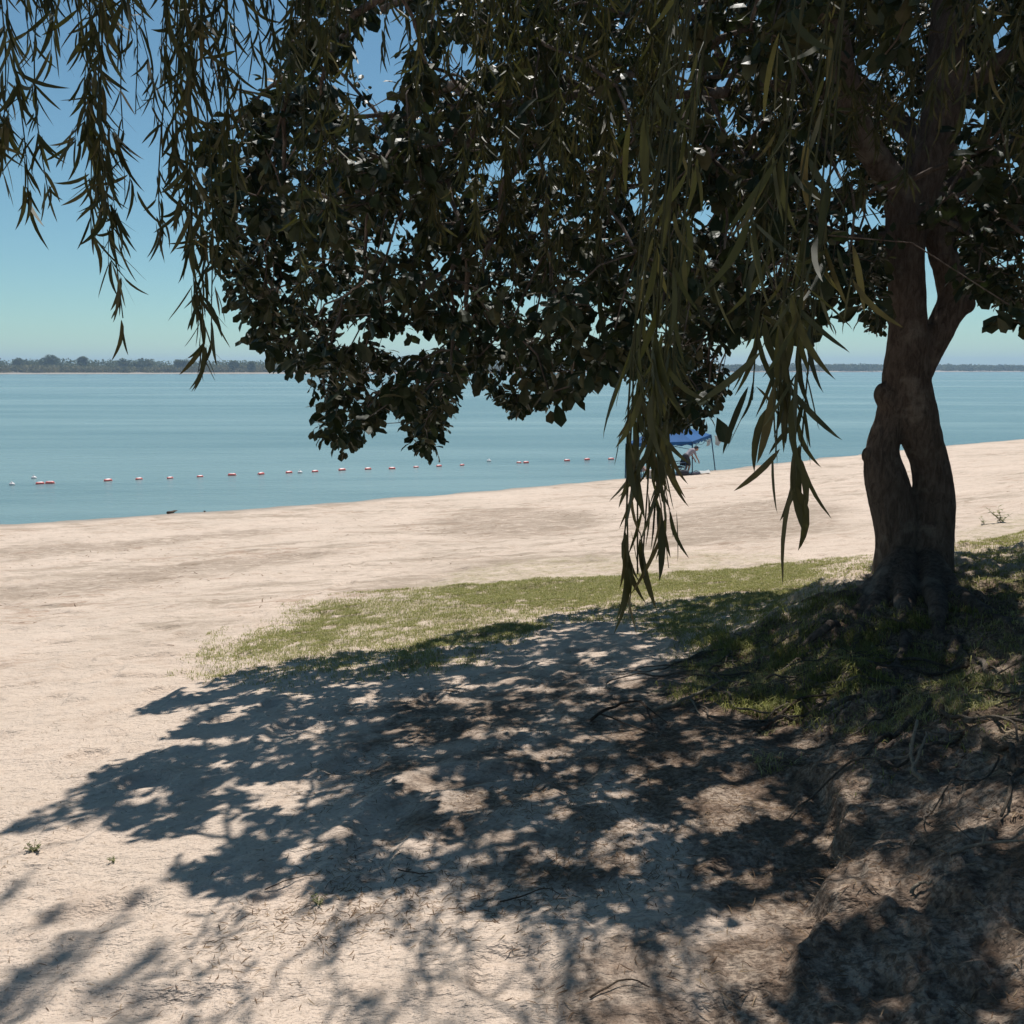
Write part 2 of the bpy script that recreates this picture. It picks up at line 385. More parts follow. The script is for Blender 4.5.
STAINS = [[(-60, 592), (60, 580), (160, 566), (260, 556), (345, 549), (345, 556), (240, 570), (110, 590), (0, 606), (-60, 614)],
          [(-20, 548), (90, 543), (190, 534), (300, 526), (300, 530), (200, 541), (90, 552), (-20, 562)],
          [(430, 520), (500, 508), (600, 512), (610, 524), (520, 538), (450, 538)], [(640, 520), (760, 500), (850, 505), (840, 530), (720, 545), (650, 545)],
          [(350, 590), (420, 572), (520, 556), (520, 560), (430, 580), (360, 598)], [(90, 660), (200, 628), (330, 600), (335, 604), (210, 636), (100, 668)]]
STAINW = [[G(x, y)[:2] for x, y in g] for g in STAINS]
def stain_mask(x, y):
    r = 0
    for i, g in enumerate(STAINW): r = np.maximum(r, polyblur(x, y, g, .55, 120+i)*(1.0 if i < 4 else .6))
    return r
def make_ground():
    rr = np.concatenate([[0.25, 0.5], np.geomspace(0.8, 12, 640), np.geomspace(12.1, 60, 300), np.geomspace(61, 80, 14), np.geomspace(84, 780, 40), np.geomspace(800, 1800, 45), np.geomspace(1900, 5200, 14)])
    th = np.concatenate([np.radians(np.linspace(-48, 48, 760)), np.radians(np.linspace(50, 310, 90))])
    R, T = np.meshgrid(rr, th, indexing='ij')
    X = (R*np.sin(T)).ravel(); Y = (R*np.cos(T)).ravel(); Z = hgt(X, Y)
    nr, ntt = len(rr), len(th)
    i = np.arange(nr-1)[:, None]; j = np.arange(ntt)[None]; j2 = (j+1) % ntt
    f4 = np.stack([i*ntt+j, i*ntt+j2, (i+1)*ntt+j2, (i+1)*ntt+j], -1).reshape(-1, 4)[:, ::-1]
    V = np.stack([X, Y, Z], 1); V = np.concatenate([V, [[0, 0, float(hgt(0., 0.))]]])
    jj = np.arange(ntt); f3 = np.stack([np.full(ntt, len(V)-1), (jj+1) % ntt, jj], 1)[:, ::-1]
    x, y = V[:, 0], V[:, 1]; d = shore_d(x, y)
    near = (np.abs(x) < 60) & (y < 80) & (y > -10)
    g = np.zeros(len(V)); g[near] = grass_mask(x[near], y[near])
    dm = np.zeros(len(V)); dm[near] = dirt_shade_mask(x[near], y[near])
    stn = np.zeros(len(V)); stn[near] = stain_mask(x[near], y[near])
    damp = np.clip(1-sstep(0.3, 2.0, d+0.5*(fbm(x*0.7, y*0.7, o=3, seed=77)-0.5)), 0, 1)
    beach = sstep(24.5, 19, d)*sstep(0, 1, d)
    me = mesh_np('ground', V, [f4, f3], True, {'grass': g, 'dirt_shade': dm, 'damp': damp, 'far': (y > 300).astype(float), 'beach': beach, 'stain': stn})
    return tag(link('ground', me, mat_ground()), 'pale sandy river beach and eroded bank', 'ground', kind='structure')
make_ground()
w = mesh_np('water', [(-5000, -200, 0), (5000, -200, 0), (5000, 5000, 0), (-5000, 5000, 0)], [np.array([[0, 1, 2, 3]])], False)
tag(link('water', w, mat_water()), 'wide calm blue green river', 'water', kind='structure')

# ------------------------------------------------------------------ vegetation growth
def path_smooth(P, n):
    """Catmull-Rom resample through control points (k, m)"""
    P = np.asarray(P, float); k = len(P); Q = np.concatenate([[2*P[0]-P[1]], P, [2*P[-1]-P[-2]]]); out = []
    for i in range(k-1):
        p0, p1, p2, p3 = Q[i], Q[i+1], Q[i+2], Q[i+3]
        for t in np.linspace(0, 1, n, endpoint=False):
            out.append(0.5*((2*p1)+(-p0+p2)*t+(2*p0-5*p1+4*p2-p3)*t*t+(-p0+3*p1-3*p2+p3)*t**3))
    out.append(P[-1]); return np.array(out)
def grow(skel, tips, rtip, mb, power=2.35, wpath=0.35, maxr=0.1, sides=5, sag=0.08):
    """joins every tip to the growing skeleton; returns nothing, adds tapered tubes"""
    skel = np.asarray(skel, float); root = skel[0]
    order = np.argsort(np.linalg.norm(tips-skel.mean(0), axis=1)); tips = tips[order]
    ns = len(skel); P = np.concatenate([skel, tips]); n = len(P)
    par = np.full(n, -1); L = np.zeros(n)
    for i in range(ns, n):
        d = np.linalg.norm(P[:i]-P[i], axis=1); c = d*d*0.6+d*0.4+wpath*L[:i]
        j = int(np.argmin(c)); par[i] = j; L[i] = L[j]+d[j]
    a = np.zeros(n); a[ns:] = rtip**power
    for i in range(n-1, ns-1, -1):
        if par[i] >= ns: a[par[i]] += a[i]
    r = np.minimum(a**(1/power), maxr)
    for i in range(ns, n):
        j = par[i]; A = P[j]; B = P[i]; d = np.linalg.norm(B-A)
        if d < 1e-4: continue
        m = max(2, int(d/0.22)+2) if r[i] > rtip*1.5 else 3
        t = np.linspace(0, 1, m)[:, None]; Q = A+(B-A)*t
        off = rng.normal(0, 0.05*d, (m, 3)); off[0] = off[-1] = 0
        Q = Q+off; Q[:, 2] += (sag*d)*np.sin(np.pi*t[:, 0])
        r0 = min(r[j] if j >= ns else r[i]*1.25, r[i]*1.4)
        mb.tube(Q, np.linspace(r0, r[i], m), sides if r[i] > rtip*2 else 3, False, rng.random())
# leaf templates: x along, y across, z normal
BL = np.array([[0, 0, 0], [.45, .22, .03], [.45, -.22, .03], [.45, 0, -.02], [.80, .25, -.05], [.80, -.25, -.05], [.80, 0, -.09], [1.0, 0, -.18]])
BL3 = [(0, 3, 1), (0, 2, 3), (4, 6, 7), (6, 5, 7)]; BL4 = [(1, 3, 6, 4), (3, 2, 5, 6)]
def lance(curve, w=0.046):
    xs = np.array([0, .06, .18, .38, .6, .78, .91, 1.0]); ws = np.array([.004, .35, .8, 1, .95, .72, .38, 0.0])*w
    y = curve*xs*xs
    V = []
    for a, b, c in zip(xs[:-1], ws[:-1], y[:-1]): V += [[a, c+b, 0.012], [a, c-b, 0.012]]
    V.append([1.0, y[-1], 0])
    f4 = [(2*i, 2*i+1, 2*i+3, 2*i+2) for i in range(6)]
    return np.array(V), [(12, 13, 14)], f4
LANCES = [lance(c) for c in (-0.38, -0.16, 0.08, 0.24, 0.42)]

# ------------------------------------------------------------------ the broadleaf tree
TY = 7.0
bark = mat_bark('bark_grey_brown', (0.085, 0.064, 0.052), (0.19, 0.148, 0.122), (0.29, 0.245, 0.205))
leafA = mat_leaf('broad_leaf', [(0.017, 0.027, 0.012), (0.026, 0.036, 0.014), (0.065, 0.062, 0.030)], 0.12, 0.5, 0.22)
tb = G(912, 600); TREE = Vector((float(tb[0]), TY, float(hgt(tb[0], TY))))
tree = empty('broadleaf_tree', TREE, 'big dark broadleaf tree with twin fused trunks on the eroded grassy bank', 'tree')
def stem(mb, pts, yoff=0.0, n=6, k=14):
    """pts: (px, py, width px, dY)"""
    C = []
    for px, py, wd, dy in pts:
        Y = TY+yoff+dy; p = at(px, py, Y); dep = proj(p)[2][0]
        C.append([*p, wd/2*dep/F])
    C = path_smooth(C, n)
    mb.tube(C[:, :3], np.maximum(C[:, 3], 0.01), k)
    return C
mb = MB()
st_ctr = []
st_ctr.append(stem(mb, [(888, 640, 58, 0), (889, 600, 48, 0), (894, 570, 42, 0), (897, 540, 42, 0), (893, 508, 44, 0), (885, 478, 41, 0), (882, 452, 34, 0), (889, 425, 32, .02), (900, 402, 40, .02), (905, 380, 42, 0)]))
st_ctr.append(stem(mb, [(933, 645, 66, -.05), (928, 605, 60, -.05), (926, 570, 54, -.03), (928, 540, 50, 0), (933, 505, 42, 0), (932, 475, 37, 0), (925, 447, 38, 0), (914, 415, 46, 0), (907, 385, 46, 0), (907, 350, 42, 0), (908, 315, 37, 0), (906, 280, 37, 0), (905, 250, 37, 0), (908, 215, 42, 0), (920, 180, 44, 0), (936, 140, 42, 0), (945, 90, 40, .05), (950, 30, 38, .1), (955, -60, 34, .2), (945, -200, 26, .3)]))
st_ctr.append(stem(mb, [(916, 375, 30, .02), (928, 352, 28, .03), (942, 325, 30, .04), (954, 300, 32, .05), (950, 278, 30, .05), (943, 255, 28, .04), (936, 228, 30, .03), (926, 200, 30, 0)]))
st_ctr.append(stem(mb, [(905, 215, 36, 0), (897, 190, 32, -.02), (880, 165, 28, -.08), (862, 135, 26, -.15), (848, 95, 25, -.25), (838, 40, 23, -.4), (830, -30, 20, -.6), (800, -140, 16, -.8)]))
st_ctr.append(stem(mb, [(935, 205, 26, 0), (955, 185, 20, .1), (985, 160, 18, .25), (1030, 135, 17, .45), (1090, 95, 14, .7), (1170, 40, 10, .9)]))
st_ctr.append(stem(mb, [(948, 110, 24, .05), (975, 85, 20, -.05), (1010, 55, 19, -.2), (1060, 20, 17, -.4), (1140, -60, 13, -.6)]))
st_ctr.append(stem(mb, [(893, 238, 16, 0), (878, 237, 11, -.05), (858, 238, 9, -.15), (835, 232, 7, -.3), (800, 215, 6, -.5)]))
st_ctr.append(stem(mb, [(856, 120, 18, -.15), (820, 95, 14, -.35), (770, 85, 12, -.7), (700, 95, 11, -1.1), (620, 90, 10, -1.4), (540, 100, 9, -1.6), (450, 110, 8, -1.7)]))
st_ctr.append(stem(mb, [(838, 30, 18, -.4), (790, -10, 15, -.7), (700, -30, 14, -1.1), (600, -40, 12, -1.5), (480, -30, 10, -1.8), (380, 10, 8, -1.9)]))
st_ctr.append(stem(mb, [(930, 160, 20, .1), (900, 120, 18, .7), (850, 80, 15, 1.4), (780, 60, 12, 2.0), (700, 70, 9, 2.4)]))
# knots, old branch scars and buttresses
for px, py, r in [(868, 455, .06), (884, 394, .08), (966, 304, .07), (876, 460, .08), (890, 398, .11), (908, 618, .20), (925, 622, .22), (890, 620, .17), (946, 612, .15), (925, 548, .16), (904, 562, .17)]:
    p = at(px, py, TY-.02); mb.ball(p, (r, r, r*1.15))
def over_root(px, py, wd): return px, py, wd
ROOTS = [[(945, 585, 50), (968, 603, 42), (992, 618, 30), (1020, 628, 20), (1060, 634, 10)],
         [(935, 590, 46), (940, 620, 40), (952, 645, 28), (975, 668, 17), (1000, 690, 9)],
         [(885, 590, 44), (850, 618, 30), (815, 640, 22), (775, 662, 17), (735, 688, 13), (690, 694, 9), (640, 700, 5)],
         [(880, 600, 36), (862, 632, 26), (846, 665, 20), (850, 700, 15), (835, 740, 10), (800, 768, 6)],
         [(905, 600, 40), (905, 640, 30), (897, 672, 22), (905, 700, 15), (900, 740, 12), (880, 772, 7)],
         [(880, 585, 40), (858, 592, 28), (825, 600, 18), (790, 604, 9)]]
rb = []
for R_ in ROOTS:
    P = []
    for i, (px, py, wd) in enumerate(R_):
        g = G(min(px, 1023+60), py); dep = proj(g)[2][0]; r = wd/2*dep/F
        if i == 0: g = np.array([g[0], TY, g[2]+.06]) if False else g
        if i == 0:
            c0 = at(905 if px < 910 else 925, 545, TY); P.append([*c0, .08]); P.append([(c0[0]+g[0])/2, (c0[1]+g[1])/2, (c0[2]+g[2])/2-.03, .11]); continue
        P.append([g[0], g[1], g[2]-r*.25, r*.46])
    P = path_smooth(P, 5); q = len(P)//3
    P[q:, :2] += np.stack([.04*np.sin(np.arange(len(P)-q)*1.1+px), .05*np.cos(np.arange(len(P)-q)*.8+py)], 1)*np.minimum(np.arange(len(P)-q)/4, 1)[:, None]
    hh = hgt(P[:, 0], P[:, 1]); P[q:, 2] = hh[q:]+P[q:, 3]*(.05+.25*np.sin(np.arange(len(P)-q)*.9+px))
    mb.tube(P[:, :3], P[:, 3], 10)
def barkdisp(co):
    x, y, z = co.T
    return 0.030*(fbm(x*5, y*5, z*2.0, 4, 3)-0.5)-0.020*np.abs(fbm(x*13, y*13, z*3.5, 3, 8)-0.5)*2
fused(mb, 'trunk', 0.013, bark, tree, 5, barkdisp)

# where the crown stands in the photograph, and where its shade lies
CROWN = [(200, 130), (212, 200), (224, 285), (258, 340), (285, 362), (322, 380), (320, 432), (345, 447), (368, 425), (392, 398), (408, 420), (422, 452), (438, 432), (452, 385), (470, 372), (492, 385), (510, 415), (560, 392), (600, 368), (640, 372), (640, 425), (700, 420), (722, 392), (728, 338), (760, 322), (812, 334), (832, 300), (866, 296), (872, 332), (884, 330), (886, 230), (962, 240), (975, 288), (1000, 296), (1024, 318), (1500, 330), (1500, -2000), (-150, -2000), (150, -500), (285, -120), (295, 20), (250, 110)]
HOLES = [(372, 70, 30, 40), (395, 25, 22, 22), (500, 168, 24, 13), (545, 160, 10, 12), (460, 190, 12, 6), (648, 190, 16, 26), (640, 175, 10, 14), (680, 60, 12, 36), (722, 60, 13, 28), (898, 100, 16, 34), (870, 60, 18, 14), (840, 170, 20, 12), (870, 215, 18, 14), (965, 192, 14, 9), (1000, 38, 12, 12), (700, 215, 16, 12), (735, 225, 16, 10), (730, 118, 10, 14), (455, 60, 20, 16), (385, 245, 10, 10), (535, 300, 14, 12), (610, 305, 12, 12), (655, 320, 18, 12), (410, 340, 26, 14), (350, 330, 14, 10), (975, 110, 14, 12), (1015, 160, 14, 10), (445, 268, 8, 8), (915, 30, 10, 14), (590, 330, 24, 9), (320, 300, 12, 9)]
SHADE = [(1500, 500), (1024, 519), (955, 526), (880, 560), (870, 590), (800, 584), (700, 588), (620, 594), (560, 606), (470, 626), (400, 652), (310, 654), (250, 668), (180, 690), (128, 716), (205, 708), (200, 722), (150, 752), (80, 790), (5, 836), (60, 832), (105, 812), (130, 832), (175, 838), (205, 812), (246, 800), (252, 842), (165, 880), (200, 896), (185, 908), (240, 900), (300, 872), (330, 905), (420, 888), (500, 915), (570, 925), (640, 945), (720, 920), (850, 865), (885, 850), (1024, 868), (1200, 870), (1200, 1300), (860, 1300), (760, 1100), (780, 1020), (850, 960), (960, 900), (880, 850), (1200, 820), (1500, 800)]
LIT = [(290, 800, 40, 18), (240, 790, 28, 10), (150, 795, 26, 8), (215, 745, 25, 5), (420, 790, 34, 10), (460, 810, 35, 14), (450, 860, 50, 14), (380, 850, 28, 14), (540, 800, 20, 8), (560, 860, 34, 14), (610, 850, 25, 12), (650, 780, 20, 8), (540, 755, 28, 7), (720, 820, 40, 22), (740, 790, 30, 12), (850, 690, 14, 12), (840, 740, 34, 10), (960, 810, 44, 14), (1010, 740, 40, 20), (990, 670, 36, 10), (860, 800, 20, 8), (1000, 590, 40, 5), (470, 705, 20, 4), (540, 690, 26, 5), (630, 690, 22, 4), (960, 845, 60, 10), (330, 725, 18, 4), (300, 700, 20, 4), (720, 880, 30, 12), (340, 840, 20, 10), (300, 850, 30, 12)]
def in_ell(x, y, L, k=1.0):
    r = np.zeros(len(x), bool)
    for a, b, c, d in L: r |= ((x-a)/(c*k))**2+((y-b)/(d*k))**2 < 1
    return r
def crown_points(n):
    out = []; tot = 0
    while tot < n:
        m = 60000
        P = np.stack([rng.uniform(-3.6, 9.5, m), rng.uniform(3.4, 11.5, m), rng.uniform(3.6, 11.0, m)], 1)
        e = ((P[:, 0]-2.9)/6.0)**2+((P[:, 1]-7.0)/4.3)**2+((P[:, 2]-6.8)/3.6)**2
        P = P[(e < 1)]
        # hollow heart: most leaves hang on the outer shell of the crown
        e = ((P[:, 0]-2.9)/6.0)**2+((P[:, 1]-7.0)/4.3)**2+((P[:, 2]-6.8)/3.6)**2
        P = P[rng.random(len(P)) < 0.25+0.75*e]
        px, py, dep = proj(P)
        inf = (py > -25) & (px < 1150) & (px > -30)
        ok = (~inf | (inpoly(px, py, CROWN) & ~(in_ell(px, py, HOLES, 1.3) & (rng.random(len(P)) < 0.985)))) & (dep > 3.2)
        P = P[ok]; px = px[ok]; py = py[ok]; inf = inf[ok]
        q = foot(P); sx, sy, sd = proj(q)
        vis = (sd > 0.5) & (sx > -60) & (sx < 1090) & (sy < 1090) & (sy > 370)
        ok = ~vis | (inpoly(sx, sy, SHADE) & ~(in_ell(sx, sy, LIT, 1.1) & (rng.random(len(P)) < 0.985)))
        ok &= ~((sx <= -60) & (sd > 0.5) & (rng.random(len(P)) < 0.9))
        cor = inpoly(px, py, [(815, -30), (862, -30), (872, 90), (925, 165), (935, -30), (985, -30), (962, 120), (950, 240), (975, 300), (940, 400), (880, 400), (880, 200), (835, 130)])
        ok &= ~(cor & (P[:, 1] < 7.3) & (rng.random(len(P)) < .93))
        nz = fbm(P[:, 0]*1.9, P[:, 1]*1.9, P[:, 2]*2.1, 2, 91)
        ok &= (nz > 0.475)
        ok &= ~(vis & (q[:, 0] < 1.9) & (vn(q[:, 0]*4.6, q[:, 1]*4.6, seed=93) > .70) & (rng.random(len(P)) < .95))
        # thin it out where nobody sees it and no shade is needed
        ok &= inf | (rng.random(len(P)) < 0.72)
        P = P[ok]; out.append(P); tot += len(P)
    P = np.concatenate(out)[:n]
    # keep a point only where the crown, or its shade, is still thin
    px, py, dep = proj(P); q = foot(P); keep = []; A = {}; B = {}
    for i in range(len(P)):
        a = (int(px[i]//20), int(py[i]//20)); b = (int(q[i, 0]//.22), int(q[i, 1]//.22))
        sees = -20 < px[i] < 1040 and py[i] > -20
        if (sees and A.get(a, 0) < 3.2) or B.get(b, 0) < (3.6 if q[i, 0] < 1.6 else 6):
            keep.append(i); A[a] = A.get(a, 0)+1; B[b] = B.get(b, 0)+1
    print('crown tips', len(keep)); return P[keep]
tips = crown_points(30000)
skel = np.concatenate([c[4::3, :3] for c in st_ctr[3:]]+[st_ctr[1][60::4, :3]])
bmb = MB(); grow(skel, tips, 0.0028, bmb, maxr=0.032)
bmb.build('branches', bark, tree)
def rosettes(tips, per, size):
    n = len(tips)*per
    c = np.repeat(tips, per, 0)+rng.normal(0, 0.035, (n, 3))
    ang = rng.uniform(0, 2*np.pi, n); dn = rng.uniform(-1.7, 0.2, n)
    X = unit(np.stack([np.cos(ang), np.sin(ang), dn], 1))
    up = np.tile([0, 0, 1.0], (n, 1))+rng.normal(0, 0.45, (n, 3))
    Z = unit(up-X*np.sum(up*X, 1, keepdims=True)); Y = np.cross(Z, X)
    s = size*rng.uniform(0.5, 1.3, n)
    return scatter(BL, BL3, BL4, c, X, Y, Z, s, rng.random(n))
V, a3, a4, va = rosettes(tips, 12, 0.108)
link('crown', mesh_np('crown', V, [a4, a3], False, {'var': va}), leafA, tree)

# ------------------------------------------------------------------ the willow overhead
leafW = mat_leaf('willow_leaf', [(0.032, 0.036, 0.014), (0.052, 0.052, 0.017), (0.11, 0.085, 0.036)], 0.2, 0.55, 0.25)
twigM = mat_plain('willow_twig', (0.10, 0.075, 0.045), 0.7, 20)
wz = float(hgt(3.4, -2.4))
willow = empty('willow_tree', (3.4, -2.4, wz), 'willow overhead whose hanging strands of long narrow leaves cross the top', 'tree')
# strands: tip px, tip py, distance, leaf length, leaves per metre, bare top part
HANG = []
def hang(px, py, D, L=0.12, dens=60, bare=0.0, lean=0.0, spread=0.5): HANG.append((px, py, D, L, dens, bare, lean, spread))
for a in [(8, 175, 3.0, .13, 90), (25, 208, 2.9, .13, 80), (48, 200, 3.0, .12, 60), (35, 60, 3.2, .12, 60), (75, 45, 3.1, .11, 60), (60, 50, 3.0, .11, 50)]: hang(*a)
for a in [(104, 225, 2.9, .13, 110, .1), (118, 318, 2.8, .13, 70, .1), (96, 235, 2.95, .13, 80, .2), (128, 130, 2.9, .13, 30, .3), (110, 210, 2.85, .125, 90, .2), (135, 40, 3.1, .1, 40)]: hang(*a)
for a in [(150, 95, 3.3, .07, 50), (165, 60, 3.3, .07, 50), (140, 115, 3.3, .065, 40)]: hang(*a)
for a in [(178, 160, 2.9, .13, 60, .2), (166, 238, 2.8, .12, 70, .3), (186, 245, 2.85, .12, 90, .2), (205, 365, 2.7, .13, 80, .1), (200, 250, 2.75, .13, 80, .3), (215, 345, 2.75, .12, 55, .4), (225, 130, 3.0, .11, 70), (243, 125, 3.0, .11, 60), (212, 90, 3.0, .12, 60), (196, 80, 3.1, .12, 60), (250, 60, 3.1, .1, 70), (270, 50, 3.2, .12, 80), (290, 40, 3.2, .11, 60), (285, 100, 2.8, .12, 14, .2), (263, 90, 3.2, .10, 40, .3), (310, 50, 3.2, .12, 70), (335, 40, 3.3, .12, 50), (350, 60, 3.4, .11, 40, .1), (385, 60, 3.4, .11, 60), (232, 190, 3.4, .12, 60), (305, 330, 4.2, .13, 60, .3)]: hang(*a)
for i in range(52):
    u = random.random(); px = random.uniform(400, 905)
    lim = np.interp(px, [400, 480, 560, 640, 700, 780, 860, 905], [230, 300, 340, 330, 330, 290, 190, 120])
    hang(px, lim*random.uniform(0.4, 1.0), random.uniform(3.9, 4.9), random.uniform(.10, .13), 95, 0, random.uniform(-.15, .1), .6)
for a in [(652, 375, 3.4, .12, 40, .2), (672, 350, 3.6, .12, 50), (640, 340, 3.8, .12, 50), (328, 250, 4.2, .12, 80), (350, 120, 4.0, .12, 60), (420, 90, 3.8, .12, 70)]: hang(*a)
for a in [(626, 562, 1.75, .15, 44, .70, .12, .22), (641, 568, 1.8, .155, 50, .68, .14, .26), (654, 535, 1.85, .15, 46, .64, .10, .26), (662, 480, 2.0, .14, 40, .55, .05, .25), (633, 575, 1.8, .15, 36, .76, .10, .22), (622, 548, 1.8, .15, 32, .78, .10, .2), (668, 500, 2.2, .14, 40, .5, .02, .25)]: hang(*a)
for a in [(790, 492, 1.75, .17, 56, .76, .02, .4), (772, 455, 1.8, .17, 60, .74, -.0, .45), (806, 440, 1.85, .15, 46, .72, .02, .5), (756, 400, 2.0, .15, 60, .62, .06, .5), (782, 385, 2.1, .15, 60, .6, 0, .5), (798, 470, 1.9, .15, 44, .76, .0, .5)]: hang(*a)
for a in [(985, 110, 3.0, .12, 70), (1005, 130, 3.0, .12, 90), (1030, 150, 3.0, .12, 90), (960, 95, 3.2, .12, 70), (940, 130, 3.4, .11, 50), (905, 190, 3.6, .11, 50), (925, 150, 3.5, .11, 50)]: hang(*a)
anch = []
def leaves_on(mb, P, L, dens, bare, spread, total):
    """alternate leaves along a hanging twig P"""
    seg = np.linalg.norm(np.diff(P, axis=0), axis=1); cum = np.concatenate([[0], np.cumsum(seg)]); T = cum[-1]
    nl = int((T*(1-bare))*dens*(1.0 if L < .145 else .80))
    s = T*bare+(T*(1-bare))*np.sort(rng.random(nl)**0.85)
    # leaves gather in tufts, as on the side shoots of a willow
    s = s+0.03*np.sin(s*40+rng.random()*6)
    s = np.clip(s, 0, T)
    C = np.stack([np.interp(s, cum, P[:, k]) for k in range(3)], 1)+rng.normal(0, 0.006*(L/.12), (nl, 3))
    a = rng.uniform(0, 2*np.pi, nl); h = rng.normal(0, spread, nl)
    X = unit(np.stack([np.cos(a)*np.abs(h), np.sin(a)*np.abs(h), np.full(nl, -1.0)+0.35*rng.random(nl)], 1))
    u = rng.normal(0, 1, (nl, 3)); Z = unit(u-X*np.sum(u*X, 1, keepdims=True)); Y = np.cross(Z, X)
    sc = L*rng.uniform(.55, 1.15, nl); sc = np.stack([sc, sc*(1.08 if L >= .145 else 1.05)*rng.uniform(.8, 1.2, nl), sc], 1); k = rng.integers(0, len(LANCES), nl)
    for q, (tv, f3, f4) in enumerate(LANCES):
        w_ = k == q
        if w_.any():
            v, b3, b4, va = scatter(tv, f3, f4, C[w_], X[w_], Y[w_], Z[w_], sc[w_], rng.random(w_.sum())*0.85)
            mb.add(v, b3, b4, va)
def strand(px, py, D, L, dens, bare, lean, spread, ztop=None, pt=None):
    tip = at(px, py, D) if pt is None else pt
    z0 = ztop if ztop else (6.15+0.30*D*0.5+rng.uniform(0, .5))
    x0 = tip[0]+lean+rng.normal(.10, .08); y0 = tip[1]-rng.uniform(.02, .22)
    m = 14; t = np.linspace(0, 1, m)
    e = 1-(1-t)**2.2
    P = np.stack([x0+(tip[0]-x0)*e+0.012*np.sin(t*9+px), y0+(tip[1]-y0)*e+0.012*np.cos(t*7+px), z0+(tip[2]-z0)*t], 1)
    q = MB(); q.tube(P, np.linspace(.0035, .0018, m), 4, False, .3)
    # side shoots
    leaves_on(q, P, L, dens*0.7, bare, spread, 1)
    for _ in range(max(1, int((z0-tip[2])*1.7)) if L < .145 else 1):
        i = rng.integers(int(m*bare*0.8), m-2); ln = rng.uniform(.12, .34)
        a = rng.uniform(0, 6.28); tt = np.linspace(0, 1, 5)
        S_ = P[i]+np.stack([np.cos(a)*.09*np.sqrt(tt), np.sin(a)*.09*np.sqrt(tt), -ln*tt], 1)
        if S_[-1][2] < tip[2]-0.05: continue
        q.tube(S_, np.linspace(.002, .001, 5), 3, False, .3); leaves_on(q, S_, L, dens*0.8, 0.05, spread, 1)
    anch.append(P[0]); return q
def strand_tone(q, k): return q
for i, h in enumerate(HANG):
    strand(*h).build('hanging_branch', leafW, willow)
# the willow's crown above the frame: strands gathered in one crown part
up = MB(); cnt = 0
SOFT = [(-200, 880), (60, 880), (130, 940), (200, 905), (330, 930), (340, 985), (430, 1100), (600, 1300), (-400, 1400), (-600, 850)]
cand = []
def try_up(n, tgt):
    m = 60000
    if tgt:      # the part that shades the sand at the lower left
        x = rng.uniform(-3.0, .1, m); y = rng.uniform(1.5, 3.2, m); z = base_h(x, y)
        P = np.stack([x, y, z], 1)+SUN*((rng.uniform(8.2, 9.4, m)-z)/SUN[2])[:, None]
    else:
        P = np.stack([rng.uniform(-4.5, 6, m), rng.uniform(-4, 5.2, m), rng.uniform(7.0, 9.8, m)], 1)
        P = P[((P[:, 0]-.6)/5.2)**2+((P[:, 1]-.4)/5.0)**2+((P[:, 2]-7)/3.0)**2 < 1]
    px, py, dep = proj(P-np.array([0, 0, .9])); P = P[(dep < .3) | (py < -25)]
    sx, sy, sd = proj(foot(P-np.array([0, 0, .4]))); vis = (sd > .5) & (sy < 1080) & (sx > -60) & (sx < 1080)
    soft = inpoly(sx, sy, SOFT)
    ok = soft if tgt else (~vis | (soft & (rng.random(len(P)) < .8)) | inpoly(sx, sy, SHADE))
    P = P[ok]
    if tgt: P = P[fbm(P[:, 0]*1.6, P[:, 1]*1.6, o=2, seed=97) > .47]
    print('willow candidates', len(P)); return P[:n]
for P in np.concatenate([try_up(270, False), try_up(52, True)]):
    tip = P-np.array([rng.normal(0, .1), rng.normal(0, .1), rng.uniform(.5, .85)])
    m = 6; t = np.linspace(0, 1, m)[:, None]; Q = P+(tip-P)*t; up.tube(Q, np.linspace(.003, .0012, m), 3, False, .3)
    leaves_on(up, Q, .13, 120, 0, .7, 1); anch.append(P)
up.build('crown', leafW, willow)
barkW = mat_bark('willow_bark', (0.09, 0.07, 0.05), (0.17, 0.135, 0.10), (0.22, 0.19, 0.15))
tw = MB()
wt = path_smooth([[3.4, -2.4, wz-.3, .30], [3.35, -2.35, wz+.3, .24], [3.3, -2.2, 5.0, .21], [3.1, -1.9, 6.3, .19], [2.8, -1.5, 7.2, .16], [2.2, -.8, 8.0, .12], [1.3, .3, 8.7, .09], [.4, 1.4, 9.0, .05]], 5)
limbs = [path_smooth(L_, 5) for L_ in [
    [[3.1, -1.9, 6.3, .12], [2.9, -.8, 7.1, .10], [2.6, .6, 7.6, .08], [2.1, 1.8, 7.8, .05], [1.7, 2.6, 7.8, .02]],
    [[2.8, -1.5, 7.2, .10], [1.5, -1.0, 7.9, .08], [.2, 0, 8.2, .07], [-1.0, 1.0, 8.0, .04], [-1.8, 1.8, 7.6, .02]],
    [[3.2, -2.0, 6.0, .10], [3.9, -1.0, 7.0, .08], [4.2, .5, 7.8, .05], [3.8, 2.0, 7.8, .03], [3.3, 2.8, 7.6, .02]]]]
tw.tube(wt[:, :3], wt[:, 3], 12)
for l in limbs: tw.tube(l[:, :3], l[:, 3], 10)
fused(tw, 'trunk', 0.022, barkW, willow, 3, barkdisp)
wb = MB(); grow(np.concatenate([wt[14::2, :3]]+[l[2::2, :3] for l in limbs]), np.array(anch), 0.0030, wb, maxr=.014, sag=0.15)
wb.build('branches', barkW, willow)

rootm = mat_bark('root_bark', (0.10, 0.08, 0.062), (0.20, 0.165, 0.13), (0.30, 0.26, 0.21), 2)
